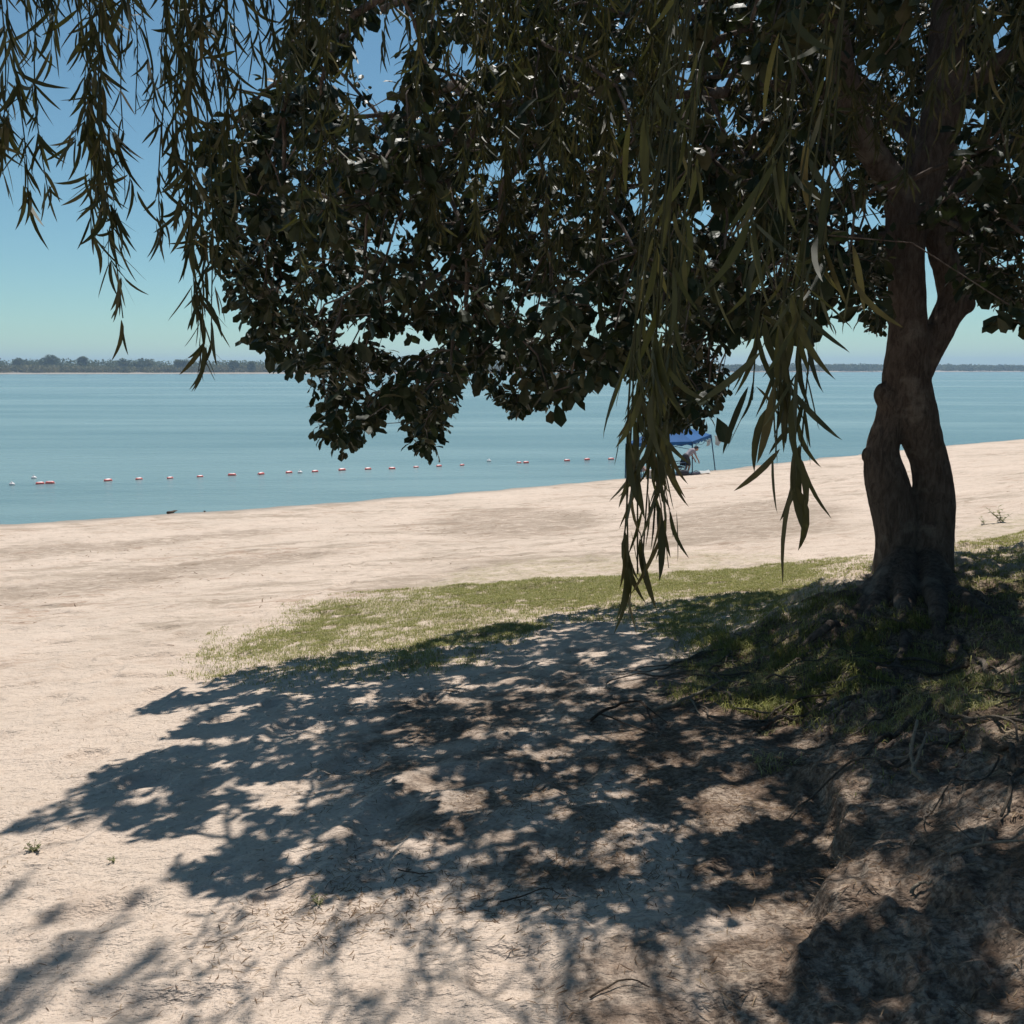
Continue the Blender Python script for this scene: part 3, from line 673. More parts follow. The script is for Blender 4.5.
# ------------------------------------------------------------------ grass and litter
gm = mat_leaf('short_grass', [(0.16, 0.18, 0.06), (0.30, 0.29, 0.11), (0.52, 0.46, 0.26)], 0.25, .7, .1)
def blades(P, Lmean, w, lean, var, down=None):
    n = len(P); a = rng.uniform(0, 6.283, n)
    d = np.stack([np.cos(a), np.sin(a), np.zeros(n)], 1); s = np.stack([-np.sin(a), np.cos(a), np.zeros(n)], 1)*w*0.5*rng.uniform(.6, 1.3, (n, 1))
    L = Lmean*rng.uniform(.5, 1.4, n)[:, None]; ln = lean*rng.uniform(.2, 1.3, n)[:, None]
    if down is not None: d = unit(d*.5+down)
    M1 = P+np.array([0, 0, 1])*L*.55+d*L*ln*.35; T = P+np.array([0, 0, 1])*L*(1-.4*ln)+d*L*ln
    V = np.stack([P-s, P+s, M1+s*.8, M1-s*.8, T], 1).reshape(-1, 3); o = (np.arange(n)*5)[:, None]
    return V, o+np.array([[3, 2, 4]]), o+np.array([[0, 1, 2, 3]]), np.repeat(var, 5)
def on_mask(n, x0, x1, y0, y1, mask, clump=True):
    out = []; t = 0
    while t < n:
        x = rng.uniform(x0, x1, 60000); y = rng.uniform(y0, y1, 60000)
        m = mask(x, y)
        if clump: m = m*sstep(.18, .52, fbm(x*7, y*7, o=3, seed=71))*(0.45+sstep(.4, .6, fbm(x*1.4, y*1.4, o=2, seed=72)))
        k = rng.random(60000) < m; out.append(np.stack([x[k], y[k], hgt(x[k], y[k])-.004], 1)); t += k.sum()
    return np.concatenate(out)[:n]
# fine roots washed out of the bank
for i in range(56):
    px, py = random.uniform(690, 900), random.uniform(610, 700)
    if i > 40: px, py = random.uniform(900, 1010), random.uniform(640, 740)
    g = G(px, py); a = math.atan2(-1, random.uniform(-1.4, .5)); Q = []; x, y = g[0], g[1]; n_ = random.randint(7, 16); r = random.uniform(.004, .016)
    for k in range(n_):
        z = float(hgt(x, y)); Q.append([x, y, z+r*.3+(.05*math.sin(math.pi*k/n_)*random.uniform(.2, 1.0))]); a += random.gauss(0, .38); x += .09*math.cos(a); y += .09*math.sin(a)
    Q = path_smooth(Q, 3); b_ = MB(); b_.tube(Q, np.linspace(r, r*.3, len(Q)), 6); b_.build('root', rootm, tree)
mb = MB()
P = on_mask(290000, -3.5, 9.5, 3.2, 12, lambda x, y: np.maximum.reduce([polyblur(x, y, GRASSW[0], .75, 51), polyblur(x, y, GRASSW[1], .5, 52)*.9, polyblur(x, y, GRASSW[2], .35, 53)*.5])*(1-.68*sstep(0, .5, bank_d(x, y))*sstep(11, 8.5, y)))
mb.add(*blades(P, .036, .005, 1.0, rng.random(len(P))))
P = on_mask(8000, 1, 6, 4.0, 8.5, lambda x, y: polyblur(x, y, GRASSW[3], .3, 54)*sstep(.42, .6, fbm(x*2.4, y*2.4, o=3, seed=75)))
P2 = on_mask(22000, 1.2, 6, 1.6, 7.5, lambda x, y: dirt_shade_mask(x, y)*.6*sstep(3.2, 4, y)*sstep(.5, .66, fbm(x*2, y*2, o=3, seed=74)))
mb.add(*blades(P2, .04, .004, 1.3, rng.uniform(.45, 1, len(P2))))
mb.add(*blades(P, .10, .005, 1.2, rng.random(len(P))*.75, np.array([-.5, -.5, -.3])))
tag(mb.build('grass', gm), 'short yellow green grass on the sand and bank', 'grass', kind='stuff')

lm = mat_leaf('dry_litter', [(0.11, 0.065, 0.04), (0.20, 0.125, 0.075), (0.34, 0.25, 0.16)], 0.1, .8, .1)
def litter(n, x0, x1, y0, y1, mask, L, w, mb):
    P = on_mask(n, x0, x1, y0, y1, mask, False); n = len(P)
    a = rng.uniform(0, 6.283, n); e = rng.normal(0, .10, n)
    X = unit(np.stack([np.cos(a), np.sin(a), e], 1)); u = np.tile([0, 0, 1.], (n, 1))+rng.normal(0, .35, (n, 3))
    Z = unit(u-X*np.sum(u*X, 1, keepdims=True)); Y = np.cross(Z, X); s = L*rng.uniform(.35, 1.4, n)
    P[:, 2] += .004
    k = rng.integers(0, 5, n)
    for q, (tv, f3, f4) in enumerate(LANCES):
        m = k == q; tv2 = tv.copy(); tv2[:, 2] += .22*tv2[:, 0]*(1-tv2[:, 0])
        sc = np.stack([s[m], s[m]*w, s[m]], 1)
        mb.add(*scatter(tv2, f3, f4, P[m], X[m], Y[m], Z[m], sc, rng.random(m.sum())))
mb = MB()
litter(14000, .2, 3.2, 1.7, 4.6, lambda x, y: sstep(.45, .65, fbm(x*1.8, y*1.8, o=3, seed=85))*dirt_shade_mask(x, y), .026, .7, mb)
litter(9000, -1.6, 1.6, 2.2, 6.5, lambda x, y: polyblur(x, y, DIRT_SHADE, .4, 63)*sstep(.4, .62, fbm(x*2.2, y*2.2, o=3, seed=86)), .032, .9, mb)
litter(6000, -4, 4.5, 1.6, 6, lambda x, y: .1+.9*sstep(.45, .7, fbm(x*1.3, y*1.3, o=3, seed=81))*(1-sstep(3, 6.5, y)*.6), .030, .8, mb)
litter(15000, 0, 6, 1.6, 7.5, lambda x, y: dirt_shade_mask(x, y), .038, .8, mb)
litter(1500, -2, 1.5, 2, 4, lambda x, y: polyblur(x, y, DIRT2, .25, 62), .034, .8, mb)
litter(1500, -14, 20, 6, 26, lambda x, y: sstep(.5, .75, fbm(x*.6, y*.6, o=3, seed=83))+0*x, .10, 1.3, mb)
tag(mb.build('leaf_litter', lm), 'dry fallen leaves and straw scattered over the sand', 'leaf litter', kind='stuff')

# crumbled soil on the bank
clodM = mat_leaf('soil_clod', [(0.13, 0.09, 0.065), (0.24, 0.175, 0.13), (0.36, 0.28, 0.215)], 0.0, .95, .1)
P = on_mask(9000, .3, 5.5, 1.6, 7, lambda x, y: dirt_shade_mask(x, y)*(.12+.88*sstep(.48, .62, fbm(x*2.6, y*2.6, o=3, seed=87)))*sstep(-.5, .3, bank_d(x, y)), False)
n = len(P); tmpl = MB(); tmpl.ball((0, 0, 0), (1, .8, .65), 7, 5); tv = np.concatenate(tmpl.V); tv = tv*(1+.45*(vn(tv[:, 0]*2.1+3, tv[:, 1]*2.1, tv[:, 2]*2.1, 9)-.5))[:, None]
a = rng.uniform(0, 6.283, n); X = np.stack([np.cos(a), np.sin(a), rng.normal(0, .3, n)], 1); X = unit(X); u = np.tile([0, 0, 1.], (n, 1))+rng.normal(0, .3, (n, 3)); Z = unit(u-X*np.sum(u*X, 1, keepdims=True)); Y = np.cross(Z, X)
sc = .0035+.011*rng.random(n)**4; sc = np.stack([sc, sc*rng.uniform(.7, 1.2, n), sc*rng.uniform(.6, 1, n)], 1)
mb = MB(); mb.add(*scatter(tv, np.concatenate(tmpl.F3), np.concatenate(tmpl.F4), P, X, Y, Z, sc, rng.random(n)))
tag(mb.build('soil_clods', clodM), 'crumbled brown soil and grit on the eroded bank', 'soil', kind='stuff')
# dead sticks
wood_pale = mat_bark('pale_dead_wood', (0.34, 0.28, 0.21), (0.46, 0.39, 0.30), (0.24, 0.18, 0.13), 2)
wood_dark = mat_bark('dark_dead_wood', (0.075, 0.052, 0.038), (0.13, 0.09, 0.065), (0.18, 0.14, 0.1), 2)
def stick(pix, r, mat, label, name='fallen_stick', cat='stick', sides=(), lift=.01):
    mb = MB()
    def run(px, r0, r1):
        P = np.array([G(x, y)+np.array([0, 0, lift+dz]) for x, y, *z in px for dz in [z[0] if z else 0]]); P = path_smooth(P, 4)
        P = P+rng.normal(0, r0*.3, P.shape); mb.tube(P, np.linspace(r0, r1, len(P)), 6)
    run(pix, r, r*.5)
    for s_ in sides: run(s_, r*.6, r*.25)
    o = mb.build(name, mat); return tag(o, label, cat)
stick([(925, 783), (912, 778, .03), (910, 768, .08), (915, 752, .13)], .012, wood_pale, 'pale forked twig poking up at the grassy lip of the bank', sides=[[(912, 778, .03), (920, 772, .10), (924, 765, .14)], [(912, 770, .06), (880, 770, .03)]])
stick([(950, 856), (985, 852, .02), (1040, 846, .01)], .006, wood_pale, 'long thin pale stick lying on the dim right terrace', sides=[[(982, 853, .02), (984, 842, .05)]])
stick([(911, 896), (920, 891, .02), (931, 889, .01)], .007, wood_pale, 'short curved pale twig on the dark terrace by the right edge')
stick([(590, 722), (615, 713, .04), (640, 712, .06), (652, 724, .02)], .010, wood_dark, 'dark arched twig on the shaded sand left of the roots', sides=[[(640, 712, .06), (668, 725)], [(600, 718, .02), (650, 735)]])
stick([(655, 712), (690, 702, .02), (722, 688, .04)], .013, wood_pale, 'sunlit pale branch end beside the exposed roots', sides=[[(690, 702, .02), (700, 716)]])
stick([(500, 905), (525, 900, .01), (545, 893, .01), (560, 897)], .003, wood_dark, 'slim dark twig on the sunlit sand below the shade')
stick([(265, 892), (290, 884, .01), (320, 876)], .0025, wood_dark, 'thin straight twig crossing the sunlit sand at lower left')
stick([(398, 872), (420, 878, .01), (436, 874)], .003, wood_dark, 'tiny bent twig in the dappled shade at lower centre')
stick([(590, 1000), (625, 985, .01), (650, 990)], .0035, wood_dark, 'crooked twig on brown litter near the bottom edge')
stick([(760, 735), (800, 708, .05), (830, 700, .02)], .012, wood_dark, 'dark dead branch lying across the bank below the trunk', sides=[[(800, 708, .05), (815, 725, .02)]])
# driftwood on the water's edge
stick([(168, 514, .03), (182, 512, .05), (200, 511, .03), (205, 512)], .05, wood_dark, 'dark driftwood branch lying on the water edge at left', 'driftwood', 'driftwood', sides=[[(186, 512, .05), (192, 510, .30)], [(188, 512, .05), (184, 510, .22)]])

# weeds
weedM = mat_leaf('weed_leaf', [(0.13, 0.15, 0.06), (0.22, 0.22, 0.10), (0.36, 0.31, 0.18)], .25, .6, .2)
def weed(px, py, h, nst, label, name='weed_plant'):
    g = G(px, py); root = empty(name, g, label, 'plant'); ms = MB(); ml = MB()
    for i in range(nst):
        a = rng.uniform(0, 6.28); ln = h*rng.uniform(.6, 1.1); t = np.linspace(0, 1, 6)[:, None]
        P = g+np.concatenate([np.cos(a)*.8*ln*t**1.3, np.sin(a)*.8*ln*t**1.3, ln*t*.8], 1); ms.tube(P, np.linspace(.004, .0015, 6)*(h/.2)**.5, 4, False)
        n = 9; s = rng.uniform(.2, 1, n); C = np.stack([np.interp(s, t[:, 0], P[:, k]) for k in range(3)], 1)
        b = rng.uniform(0, 6.28, n); X = unit(np.stack([np.cos(b), np.sin(b), rng.uniform(-.2, .8, n)], 1)); u = np.tile([0, 0, 1.], (n, 1)); Z = unit(u-X*np.sum(u*X, 1, keepdims=True)); Y = np.cross(Z, X)
        ml.add(*scatter(BL, BL3, BL4, C, X, Y, Z, np.full(n, h*.28)*rng.uniform(.6, 1.2, n), rng.random(n)))
    ms.build('stem', weedM, root); ml.build('foliage', weedM, root)
weed(1001, 523, .32, 6, 'spindly leafy weed at the grass edge right of the trunk')
weed(984, 524, .15, 4, 'low sprig just left of the taller weed behind the trunk')
weed(34, 852, .045, 11, 'little dry weed tuft on the open sand at far left')
weed(114, 862, .03, 8, 'small green seedling tuft on sand near the shade tip')
weed(319, 905, .04, 7, 'tiny weed in the gap of sunlit sand below the shade')

# ------------------------------------------------------------------ swimming-zone floats
fred = mat_plain('float_red', (0.70, 0.15, 0.13), .45, 6, .2); fwhite = mat_plain('float_white', (0.80, 0.74, 0.72), .45, 6, .15)
fproto = None; GRP = 'floats of the swimming line on the river'
def float_proto(loc):
    o = empty('float', loc, 'x', 'float', GRP); b = MB()
    xs = [-.17, -.165, -.14, -.10, .10, .14, .165, .17]; rs = [.012, .05, .08, .09, .09, .08, .05, .012]
    b.tube([[loc[0]+x, loc[1], loc[2]+.015] for x in xs], rs, 12); b.build('body', fred, o)
    c = MB(); c.tube([[loc[0]+x, loc[1], loc[2]+.062] for x in (-.13, -.10, -.05, .05, .10, .13)], [.02, .045, .052, .052, .045, .02], 12); c.build('cap', fwhite, o)
    for s_ in (-1, 1):
        e = MB(); e.tube([[loc[0]+s_*.17, loc[1], loc[2]+.015], [loc[0]+s_*.215, loc[1], loc[2]+.01]], [.02, .014], 8)
        e.build('end_plug', fwhite, o)
    return o
def copy_tree(o):
    c = o.copy(); COL.objects.link(c)
    for ch in o.children:
        k = ch.copy(); COL.objects.link(k); k.parent = c
    return c
ORD = 'first second third fourth fifth sixth seventh eighth ninth tenth eleventh twelfth thirteenth fourteenth fifteenth sixteenth seventeenth eighteenth nineteenth twentieth twenty-first twenty-second'.split()
FL = [(40, 484, 1.0), (50, 483.5, 1.1), (108, 481, 1.05), (139, 479.5, .9), (170, 478.5, .85), (200, 477, .85), (232, 475.5, 1.1), (261, 474.5, 1.1), (289, 473, 1), (315, 472, .95), (342, 470.5, 1.1), (368, 469.5, 1), (392, 469, 1), (416, 467.5, .8), (439, 466.5, .95), (462, 465.5, .85), (519, 463, .8), (526, 463, 1), (567, 461, 1), (587, 460, 1.1), (611, 459.5, 1)]
for i, (px, py, s) in enumerate(FL):
    p = on_z(px, py, .0); p[2] = -.01
    if fproto is None: o = fproto = float_proto(tuple(p)); home = Vector(p)
    else: o = copy_tree(fproto); o.location = p
    o.scale = (s, s, s); o.rotation_euler = (0, 0, math.radians(28+rng.normal(0, 14)))
    extra = {0: ', at the near end', 1: ', touching the end one'}.get(i, '')
    o['label'] = 'red and white float, %s from the left in the line%s' % (ORD[i], extra)
for px, py, lb in [(300, 473, 'small plain white float between two red ones near the crown tip'), (12, 485, 'lone white float left of the whole red float line'), (34, 478.5, 'white float just behind the leftmost red floats'), (489, 461.5, 'faint white float in the long gap of the line')]:
    p = on_z(px, py, 0); b = MB(); b.ball(p+np.array([0, 0, .02]), (.13, .10, .09)); b.tube([p+np.array([0, 0, .09]), p+np.array([0, 0, .16])], [.035, .02], 8)
    tag(b.build('white_float', fwhite), lb, 'float', 'plain white floats')

# ------------------------------------------------------------------ the canopy tent and the people by it
blue = mat_plain('blue_canopy', (0.02, 0.125, 0.34), .85, 3, .25, .01, .25)
steel = mat_plain('dark_blue_frame', (0.03, 0.07, 0.14), .4, 6, .2)
cA = at(626, 443.5, 39.6); cB = at(711, 434.5, 42.4)   # left and right corners of the eaves
ce = (cA+cB)/2; d = cB-cA; perp = np.array([d[1], -d[0], 0.]); perp /= np.linalg.norm(perp); W_ = 1.55
cC = ce+perp*W_-np.array([0, 0, .02]); cD = ce-perp*W_+np.array([0, 0, .06]); peak = ce+np.array([0, 0, .78])
tz = float(hgt(ce[0], ce[1]))
tent = empty('canopy_tent', (ce[0], ce[1], max(tz, 0)), 'blue pop-up canopy tent standing at the water edge', 'canopy tent')
corners = [cA, cC, cB, cD]
mb = MB(); nsub = 8
for i in range(4):
    a, b = corners[i], corners[(i+1) % 4]
    V = []; f3 = []; f4 = []
    for u in range(nsub+1):
        for v in range(nsub+1):
            e = a+(b-a)*v/nsub; p = e+(peak-e)*(u/nsub)
            p = p-np.array([0, 0, .10])*math.sin(math.pi*v/nsub)*math.sin(math.pi*min(u/nsub, .9))*.9
            V.append(p)
    V = np.array(V)
    for u in range(nsub):
        for v in range(nsub):
            q = u*(nsub+1)+v; f4.append((q, q+1, q+nsub+2, q+nsub+1))
    mb.add(V, None, f4); mb.add(V-np.array([0, 0, .012]), None, [f[::-1] for f in f4])
roof = mb.build('roof', blue, tent)
mb = MB()
for i in range(4):
    a, b = corners[i], corners[(i+1) % 4]; V = []; f4 = []
    for v in range(13):
        e = a+(b-a)*v/12; sc = .17+.035*math.cos(v*math.pi)
        V += [e+np.array([0, 0, .005]), e-np.array([0, 0, sc])]
    f4 = [(2*v, 2*v+1, 2*v+3, 2*v+2) for v in range(12)]
    mb.add(V, None, f4)
mb.build('valance', blue, roof)
feet = []
for c, dx in ((cA, 0.0), (cB, .28), (cC, 0.05), (cD, 0.05)):
    b = MB(); f = np.array([c[0]+dx, c[1], 0]); f[2] = max(float(hgt(f[0], f[1])), -0.25); feet.append(f)
    b.tube([c, (c+f)/2, f], [.032, .03, .028], 8); b.tube([f+np.array([0, 0, .02]), f-np.array([0, 0, .01])], [.07, .07], 8); b.build('leg', steel, tent)
b = MB()
for i in range(4):
    a, c2 = corners[i], corners[(i+1) % 4]; m = (a+c2)/2
    z = np.array([0, 0, 1])
    b.tube([a-z*.05, m-z*.33, c2-z*.05], .014, 6); b.tube([a-z*.38, m-z*.05, c2-z*.38], .014, 6)
b.build('truss', steel, tent)
white_cloth = mat_plain('pale_cloth', (0.60, 0.60, 0.58), .8, 4, .3, .01, .35)
def sheet(a, b, c, d_, nu=8, nv=8, wob=.05, th=.008):
    V = []
    for u in range(nu+1):
        for v in range(nv+1):
            s, t = u/nu, v/nv; p = (a*(1-s)+b*s)*(1-t)+(d_*(1-s)+c*s)*t
            V.append(p+perp*wob*math.sin(s*7+t*3)+np.array([0, 0, -wob*math.sin(math.pi*s)*t]))
    V = np.array(V); f = [(u*(nv+1)+v, u*(nv+1)+v+1, (u+1)*(nv+1)+v+1, (u+1)*(nv+1)+v) for u in range(nu) for v in range(nv)]
    m = MB(); m.add(V, None, f); m.add(V+perp*th, None, [q[::-1] for q in f]); return m
hz = np.array([0, 0, 1.])
o = sheet(cB-hz*.05+d*.04, cB+d*.14-hz*.22, cB+d*.105-hz*.62, cB+d*.055-hz*.45, 6, 6, .05).build('hanging_cloth', white_cloth); tag(o, 'pale cloth flapping from the right corner of the blue canopy', 'cloth')
mm = cC*.42+cB*.58
o = sheet(mm*.6+cB*.4-hz*.22, cB*.93+mm*.07-hz*.2, cB*.93+mm*.07-hz*.42, mm*.6+cB*.4-hz*.5, 6, 4, .05).build('cloth_strip', white_cloth); tag(o, 'thin white strip of cloth hung under the canopy eave', 'cloth')

skin = mat_plain('skin', (0.36, 0.20, 0.14), .6, 5, .15); dark = mat_plain('dark_fabric', (0.03, 0.03, 0.04), .8, 10, .3)
greyf = mat_plain('grey_fabric', (0.30, 0.27, 0.30), .85, 10, .3)
def limb(mb, pts, rs, k=10):
    C = path_smooth(np.concatenate([np.array(pts, float), np.array(rs, float)[:, None]], 1), 4); mb.tube(C[:, :3], C[:, 3], k)
    for e in (0, -1): mb.ball(C[e, :3], (C[e, 3],)*3, 10, 6)
def hand(mb, w, dirv, side):
    dirv = unit(np.array(dirv, float)); side = unit(np.array(side, float)); pn = np.cross(dirv, side)
    limb(mb, [w, w+dirv*.05, w+dirv*.09], [.026, .035, .034])
    for i, (l, o_) in enumerate([(.075, -.028), (.085, -.009), (.08, .010), (.062, .028)]):
        b_ = w+dirv*.085+side*o_; limb(mb, [b_, b_+dirv*l*.55+pn*.008, b_+dirv*l+pn*.028], [.010, .009, .008], 6)
    b_ = w+dirv*.03-side*.03; limb(mb, [b_, b_+dirv*.03-side*.025, b_+dirv*.06-side*.03], [.013, .011, .010], 6)
def person_bent(px, py, label, rz, seated=False, s=1.0, clothes=(greyf, dark)):
    g = G(px, py); root = empty('person', g, label, 'person')
    mb = MB()
    if not seated:   # standing with feet apart, bent forward from the hips; +X is forward
        hip = np.array([-.12, 0, .86]); ch = np.array([.18, 0, 1.12]); nk = np.array([.30, 0, 1.20]); hd = np.array([.42, 0, 1.22])
        for s_ in (-1, 1):
            limb(mb, [hip+[0, s_*.10, -.02], [.02, s_*.13, .47], [-.08, s_*.15, .09]], [.088, .058, .040])
            limb(mb, [[-.10, s_*.15, .05], [0, s_*.155, .035], [.12, s_*.165, .03]], [.040, .042, .028])
            sh = ch+[.03, s_*.18, .02]; el = sh+[.10, s_*.04, -.27]; wr = el+[.14, -s_*.03, -.20]
            limb(mb, [sh, el, wr], [.052, .038, .027]); hand(mb, wr, [.4, 0, -1], [0, s_, 0])
    else:
        hip = np.array([0, 0, .42]); ch = np.array([-.05, 0, .80]); nk = np.array([-.03, 0, .95]); hd = np.array([.02, 0, 1.09])
        for s_ in (-1, 1):
            limb(mb, [hip+[0, s_*.09, 0], [.42, s_*.12, .46], [.50, s_*.13, .09]], [.088, .058, .040])
            limb(mb, [[.48, s_*.13, .05], [.57, s_*.135, .035], [.70, s_*.14, .03]], [.040, .042, .028])
            sh = ch+[.0, s_*.18, .05]; el = sh+[.06, s_*.05, -.27]; wr = el+[.22, -s_*.05, .0]
            limb(mb, [sh, el, wr], [.05, .038, .027]); hand(mb, wr, [1, 0, -.2], [0, s_, 0])
    ax = unit(ch-hip)
    for s_ in (-.07, .07): limb(mb, [hip+[0, s_, 0], (hip+ch)/2+[0, s_*.8, 0], ch+[0, s_*1.3, 0]], [.105, .098, .108], 12)
    limb(mb, [ch+ax*.05+[0, -.13, 0], ch+ax*.07, ch+ax*.05+[0, .13, 0]], [.06, .075, .06]); limb(mb, [ch+ax*.04, nk, hd-ax*.03], [.062, .052, .055])
    mb.ball(hd, (.098, .078, .118)); fw = np.array([1., 0, -.25 if not seated else -.1]); fw = unit(fw)
    mb.ball(hd+fw*.10-[0, 0, .01], (.02, .014, .022)); mb.ball(hd+fw*.085-[0, 0, .055], (.02, .028, .012))
    for s_ in (-1, 1): mb.ball(hd+[0, s_*.082, 0], (.022, .012, .034))
    # local build, then turned and moved
    R_ = np.array(Matrix.Rotation(rz, 3, 'Z'))
    def place(q):
        q.V = [(v*s)@R_.T+g for v in q.V]; return q
    fused(place(mb), 'body', .011*s, skin, root, 2)
    for s_ in (-1, 1):
        e = MB(); e.ball(hd+fw*.086+[0, s_*.034, .018], (.012, .013, .010), 8, 6); place(e).build('eye', dark, root)
    c = MB(); c.ball(hd+[-.01, 0, .045], (.112, .092, .095)); c.tube([hd+[.07, 0, .055], hd+[.17, 0, .03]], [.07, .055], 10)
    c.V[-1][:, 2] = (c.V[-1][:, 2]-(hd[2]+.045))*.18+hd[2]+.045; place(c).build('cap', dark, root)
    sh_ = MB()
    for s_ in (-1, 1):
        if not seated: limb(sh_, [hip+[0, s_*.09, .02], [-.04, s_*.115, .66], [.0, s_*.13, .50]], [.118, .098, .085], 12)
        else: limb(sh_, [hip+[0, s_*.08, 0], [.2, s_*.105, .445], [.34, s_*.115, .46]], [.118, .10, .085], 12)
    limb(sh_, [hip+[0, -.06, .04], hip+[0, .06, .04]], [.118, .118], 12); fused(place(sh_), 'shorts', .012*s, clothes[1], root, 2)
    if clothes[0]:
        t_ = MB()
        for s_ in (-.07, .07): limb(t_, [hip+ax*.06+[0, s_, 0], (hip+ch)/2+[0, s_*.8, 0], ch+[0, s_*1.3, 0]], [.122, .112, .122], 12)
        limb(t_, [ch+ax*.04+[0, -.15, 0], ch+ax*.06, ch+ax*.04+[0, .15, 0]], [.075, .088, .075])
        for s_ in (-1, 1): limb(t_, [ch+[.03, s_*.17, .02], ch+[.08, s_*.2, -.12]], [.068, .062])
        fused(place(t_), 'shirt', .012*s, clothes[0], root, 2)
    return root
person_bent(687.5, 474.5, 'person in dark cap bending forward beside the tent chair', math.radians(15), s=.98)
person_bent(637, 479, 'person seated low inside the tent behind the hanging leaves', math.radians(-20), True, .95, (dark, greyf))
# folding chair
def camp_chair(px, py, rz, label, mat):
    g = G(px, py); o = empty('camp_chair', g, label, 'chair', 'chairs under the tent'); R_ = np.array(Matrix.Rotation(rz, 3, 'Z'))
    def L_(p): return R_@np.array(p, float)+g
    for x in (-.24, .24):
        for y in (-.25, .25):
            b = MB(); b.tube([L_((x, y, 0)), L_((x, y*.96, .42 if x > 0 else .62))], .016, 6); b.build('leg', steel, o)
    b = MB(); b.add([L_(p) for p in [(-.24, -.25, .40), (.26, -.25, .42), (.26, .25, .42), (-.24, .25, .40), (-.24, -.25, .37), (.26, -.25, .39), (.26, .25, .39), (-.24, .25, .37), (0, 0, .36), (0, 0, .33)]],
        [(0, 1, 8), (1, 2, 8), (2, 3, 8), (3, 0, 8), (5, 4, 9), (6, 5, 9), (7, 6, 9), (4, 7, 9)], [(0, 4, 5, 1), (1, 5, 6, 2), (2, 6, 7, 3), (3, 7, 4, 0)]); b.build('seat', mat, o)
    b = MB(); b.box(L_((-.29, 0, .66)), (.03, .5, .48), R_@np.array(Matrix.Rotation(-.22, 3, 'Y'))); b.build('backrest', mat, o)
    for y in (-.27, .27):
        b = MB(); b.tube([L_((-.26, y, .62)), L_((.24, y, .58))], .02, 6); b.build('armrest', steel, o)
camp_chair(678, 475, math.radians(200), 'dark folding camp chair at the bending person\'s side', dark)
camp_chair(637, 479, math.radians(-20), 'dark camp chair under the seated person by the left tent leg', dark)
def bag(px, py, size, mat, label, name, cat):
    g = G(px, py); b = MB(); n = 9
    P = [[g[0]-size[0]/2+size[0]*i/(n-1), g[1], g[2]+size[2]*.42] for i in range(n)]
    b.tube(P, [size[2]*.5*(.35+.65*math.sin(math.pi*(i+.8)/(n+.6))**.5) for i in range(n)], 10)
    b.tube([[g[0]-size[0]*.25, g[1], g[2]+size[2]*.8], [g[0], g[1], g[2]+size[2]*1.35], [g[0]+size[0]*.25, g[1], g[2]+size[2]*.8]], .02, 6)
    tag(b.build(name, mat), label, cat)
bag(682.5, 475.5, (.55, .3, .30), dark, 'dark duffel bag on the sand in front of the camp chair', 'duffel_bag', 'bag')
bag(696, 474.8, (.45, .3, .16), greyf, 'small grey bag on sand right of the bending person', 'small_bag', 'bag')
g1, g2 = G(700, 474.6), G(710, 474)
tag(sheet(g1+[0, 0, .06], g2+[0, 0, .07], g2+[.1, .7, .12], g1+[.1, .7, .1], 10, 8, .03, .01).build('towel', white_cloth), 'white towel spread on the sand by the right tent leg', 'towel')
# cooler between chairs
g = G(652, 478); cool = empty('cooler', g, 'pale cooler box on the sand under the tent', 'cooler')
b = MB(); b.box(g+[0, 0, .17], (.5, .32, .32)); b.build('box', mat_plain('cooler_body', (.55, .5, .42), .5), cool, False)
b = MB(); b.box(g+[0, 0, .357], (.53, .35, .05)); lid = b.build('lid', fwhite, cool, False)
b = MB(); b.tube([g+[-.26, -.18, .30], g+[-.26, -.2, .42], g+[.26, -.2, .42], g+[.26, -.18, .30]], .012, 6); b.build('handle', steel, cool)

# ------------------------------------------------------------------ the far bank
fol = mat_leaf('far_foliage', [(0.075, 0.095, 0.035), (0.115, 0.13, 0.05), (0.17, 0.17, 0.085)], .1, .8, .1)
brush = mat_leaf('far_brush', [(0.13, 0.13, 0.06), (0.19, 0.175, 0.08), (0.27, 0.22, 0.12)], .1, .8, .1)
ftr = mat_plain('far_trunk', (0.10, 0.08, 0.06), .9)
def tri_cloud(C, R, n, size):
    """n leaf-clump faces spread through ellipsoids at C (m,3) with radii R (m,3)"""
    m = len(C); u = unit(rng.normal(0, 1, (m*n, 3)))*(rng.random((m*n, 1))**.45)
    c = np.repeat(C, n, 0)+u*np.repeat(R, n, 0)
    a = unit(rng.normal(0, 1, (m*n, 3))); b = unit(np.cross(a, rng.normal(0, 1, (m*n, 3)))); s = size*rng.uniform(.5, 1.4, (m*n, 1))
    V = np.stack([c+a*s, c-a*s*.5+b*s*.8, c-a*s*.5-b*s*.8], 1).reshape(-1, 3)
    return V, np.arange(m*n*3).reshape(-1, 3), None, np.repeat(np.repeat(rng.random(m), n)*.6+rng.random(m*n)*.4, 3)
